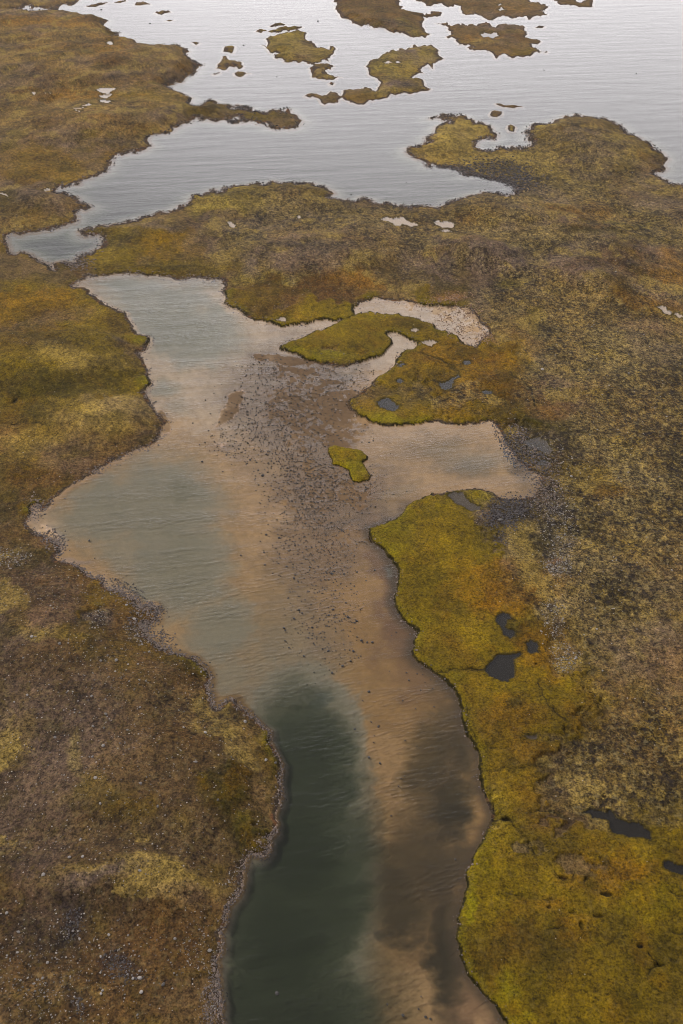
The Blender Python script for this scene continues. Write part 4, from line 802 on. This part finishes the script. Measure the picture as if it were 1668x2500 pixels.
ONE = [  # dark rocks traced one by one
 ("N 590,160", 6, "dark rock alone to the left of the pebble patch in the shallows"), ("N 930,275", 8, "blackest rock at the lower right of the pebble patch in the shallows"),
 ("N 865,320", 8, "dark rock just below the pebble patch in the shallows"), ("N 1100,440", 8, "dark rock alone in the open sandy shallows midway down the river"),
 ("N 1115,634", 6, "upper of the two close dark rocks in the lower sandy shallows"), ("N 1160,664", 6, "lower of the two close dark rocks in the lower sandy shallows"),
 ("N 1010,680", 8, "blurred dark rock left of the two close rocks in the lower shallows"), ("N 1100,860", 8, "dark rock at the edge between the sand and the deep channel"),
 ("N 1170,897", 8, "dark rock on the bright lower sandbank right of the deep channel"), ("N 1430,430", 5, "small dark rock near the moss bank, level with the big dark pool"),
 ("N 1315,498", 5, "small dark rock in the right shallows below the big dark pool"), ("N 1060,497", 5, "small dark rock in the open shallows, lower left of the lone one"),
 ("Q 460,1375", 12, "black rock submerged in the green deep channel near the bottom"), ("Q 1165,1442", 7, "left dark rock on the pale sand tongue at the bottom edge"),
 ("Q 1265,1512", 9, "lowest dark rock in the middle of the pale sand tongue"), ("Q 1365,1473", 6, "upper right dark rock on the pale sand tongue"),
 ("Q 1410,1523", 8, "left of the pair of rocks at the right of the sand tongue"), ("Q 1440,1535", 7, "right of the pair of rocks at the right of the sand tongue"),
 ("Q 1190,238", 5, "small dark rock on the sandbank left of the dark hollow"), ("Q 1237,50", 5, "small dark rock high on the sandbank right of the deep channel"),
 ("Q 1380,1393", 5, "small dark rock at the top right of the pale sand tongue"), ("R 115,518", 6, "small pale topped rock in the shallows off the lower moss bank"),
 ("J 570,470", 7, "dark rock standing alone in the left cove"), ("J 605,582", 5, "small dark rock below the lone one in the left cove"), ("J 445,533", 4, "tiny dark rock close to the white silt of the left cove"),
 ("J 735,762", 5, "small dark rock off the rubble point of the left cove"), ("G 995,577", 6, "dark rock off the left bank above the small sandy spit"), ("G 1230,713", 5, "small dark rock midstream level with the small sandy spit"),
 ("G 1290,960", 6, "small dark rock in the shallows left below the little ring bar"), ("K 945,52", 6, "dark rock in the lagoon just right of the green islet"), ("K 970,42", 5, "second dark rock in the lagoon right of the green islet"),
 ("K 275,755", 6, "dark rock alone on the left of the middle sands"), ("K 440,740", 6, "dark rock at the left edge of the lower pebble scatter"), ("K 465,920", 8, "dark rock pair left in the lower pebble scatter"),
 ("K 705,890", 8, "broad dark rock in the middle of the lower pebble scatter"), ("K 850,970", 6, "dark rock at the right of the lower pebble scatter"), ("K 265,265", 8, "dark rock cluster head at the left of the upper pebble field"),
 ("A 1555,290", 5, "tiny rock in the lake between the tiny square islet and the broad island"), ("A 958,150", 6, "small dark rock in the lake off the top left headland"), ("A 648,62", 6, "small dark rock in the mouth of the narrow inlet"),
 ("B 355,490", 5, "tiny rock in open lake below the broad ragged island"), ("B 618,135", 5, "tiny rock in open lake above the broad ragged island"), ("C 682,447", 5, "tiny dark rock in the wide open lake at the right"), ("C 1270,470", 5, "tiny dark rock farthest right in the open lake"),
 ("E 1182,170", 5, "tiny dark rock in the bay in front of the stony point"), ("E 830,248", 5, "tiny dark rock in the lake just off the middle shore"),
]
for s, sz, lab in ONE:
    (a, b_), = tpts(s); rock(a, b_, sz, WETM, 'dark_rock', lab, 'single dark rocks in the water')
PONE = [
 ("L 402,352", 10, "large pale boulder lying on the black stone field by the lagoon"), ("I 668,388", 9, "round pale boulder alone on the hummocks right of the golden flat"), ("L 852,75", 8, "pale grey boulder at the edge of the hummocks right of the lagoon"),
 ("M 227,182", 9, "grey boulder on the left heath near the yellow patch"), ("M 757,318", 9, "pale boulder on the left heath above its middle"), ("M 692,662", 9, "grey boulder in the middle of the left heath"),
 ("M 1320,778", 9, "white boulder on the straw coloured slope near the left bank"), ("M 1182,747", 6, "white stone left of the white boulder on the straw slope"), ("M 675,862", 9, "grey boulder on the lower middle of the left heath"), ("M 605,925", 8, "pale boulder below the grey one on the left heath"),
 ("M 1262,975", 9, "grey boulder above the dark green bog on the left bank"), ("M 402,225", 8, "dark grey boulder on the upper left heath"), ("M 625,1060", 9, "grey boulder low on the left heath"), ("M 365,785", 8, "grey boulder left of the yellow rill on the left heath"),
 ("P 462,575", 9, "pale grey boulder above the left end of the straw ridge"), ("P 545,570", 8, "pale boulder right beside the one above the straw ridge"), ("P 293,670", 9, "whitish boulder at the left end of the straw ridge"), ("P 910,675", 8, "grey boulder in the middle of the straw ridge"),
 ("P 897,1292", 13, "large grey boulder at the end of the black stone patch"), ("P 1045,1330", 11, "grey boulder right of the black stone patch"), ("P 310,1195", 8, "pale boulder left of the black stone patch"), ("P 1120,1040", 8, "whitish boulder near the left bank below the ridge"),
 ("P 1340,1105", 10, "pale boulder at the lip of the left bank"), ("P 525,440", 9, "pale boulder on the left heath above the ridge"), ("P 1020,260", 8, "pale boulder at the right of the left heath"), ("P 912,115", 9, "grey boulder by the small brown hole on the left heath"),
 ("P 655,228", 8, "dark grey boulder in the brown part of the left heath"), ("P 125,1000", 10, "grey boulder near the left edge below the ridge"), ("P 50,880", 8, "grey boulder at the left edge below the ridge"), ("P 1400,215", 7, "pale stone beside the dark green bog"),
 ("P 700,1020", 8, "grey boulder between the ridge and the black stone patch"), ("P 905,1380", 9, "grey boulder below the large grey boulder"), ("P 650,1395", 8, "pale boulder near the bottom under the black stone patch"),
 ("O 883,238", 8, "white boulder at the right edge of the pale stone field"), ("O 1050,325", 6, "pale stone on the hummocks right of the pale stone field"), ("O 1015,52", 6, "white stone on the moor above the pale stone field"),
 ("J 860,985", 9, "tan boulder at the water end of the rubble point"), ("J 880,950", 7, "tan boulder just behind the one at the end of the rubble point"), ("J 810,897", 7, "tan boulder in the middle of the rubble point"),
 ("N 312,648", 9, "tan boulder at the foot of the bank below the mossy point"), ("N 505,912", 8, "grey boulder on the beach beside the yellow flowers"), ("N 445,905", 8, "grey boulder among the yellow flowers above the beach"), ("N 67,778", 8, "white boulder on the straw slope seen beside the left bank"),
]
for s, sz, lab in PONE[:-1]:
    (a, b_), = tpts(s); rock(a, b_, sz*1.1, PALM, 'boulder', lab, 'single pale boulders on the land', rise=.05)
# rocks nothing tells apart: the larger ones of each strewn patch
def many(n, zones, smin, smax, meshes, name, label, group, water):
    px, py = scatter(n*3, zones); k = 0
    for a, b_ in zip(px, py):
        if not (5 < a < 1660 and 5 < b_ < 2492): continue
        if (float(lookup(LAND, np.array([a]), np.array([b_]))[0]) > 0) == water: continue
        rock(float(a), float(b_), smin+(smax-smin)*RND.random()**2, meshes, name, label, group, 0 if water else .03); k += 1
        if k >= n: break
many(46, [(800,1540,90,80,0,1)], 4, 8, WETM, 'dark_rock', 'small dark rock in the pebble patch in the middle of the lower shallows', 'rocks of the lower pebble patch', True)
many(44, [(760,1360,120,90,0,1)], 4, 7.5, WETM, 'dark_rock', 'small dark rock strewn on the brown sands below the sandbars', 'rocks strewn on the brown sands', True)
many(46, [(680,1080,130,60,0,1)], 3.5, 6.5, WETM, 'dark_rock', 'small dark rock on the bars left of the green islet', 'rocks on the bars left of the green islet', True)
many(20, [(1000,1700,80,200,0,1)], 3.5, 6, WETM, 'dark_rock', 'small dark rock in the sandy shallows off the right moss bank', 'rocks off the right moss bank', True)
many(40, [(250,1700,240,130,0,1)], 4.5, 8, PALM, 'boulder', 'small pale stone on the upper half of the left heath', 'stones on the upper left heath', False)
many(40, [(220,2380,230,110,0,1)], 5, 9, PALM, 'boulder', 'small pale stone on the heath in the bottom left corner', 'stones in the bottom left corner', False)

# ------------------------------------------------------------------ air
def haze():
    o = box('haze', -15000, 15000, -400, 25000, -12, 235, None) if False else None
    m = mat('haze_air'); nt = m.node_tree
    v = nt.nodes.new('ShaderNodeVolumePrincipled'); v.inputs['Color'].default_value = (.93, .94, 1.0, 1); v.inputs['Density'].default_value = HAZE; v.inputs['Anisotropy'].default_value = .3
    ou = nt.nodes.new('ShaderNodeOutputMaterial'); nt.links.new(v.outputs[0], ou.inputs['Volume'])
    tag(box('haze', -14500, 14500, -500, 24500, -12, 215, m), kind='stuff')
HAZE = 0.000012
haze()
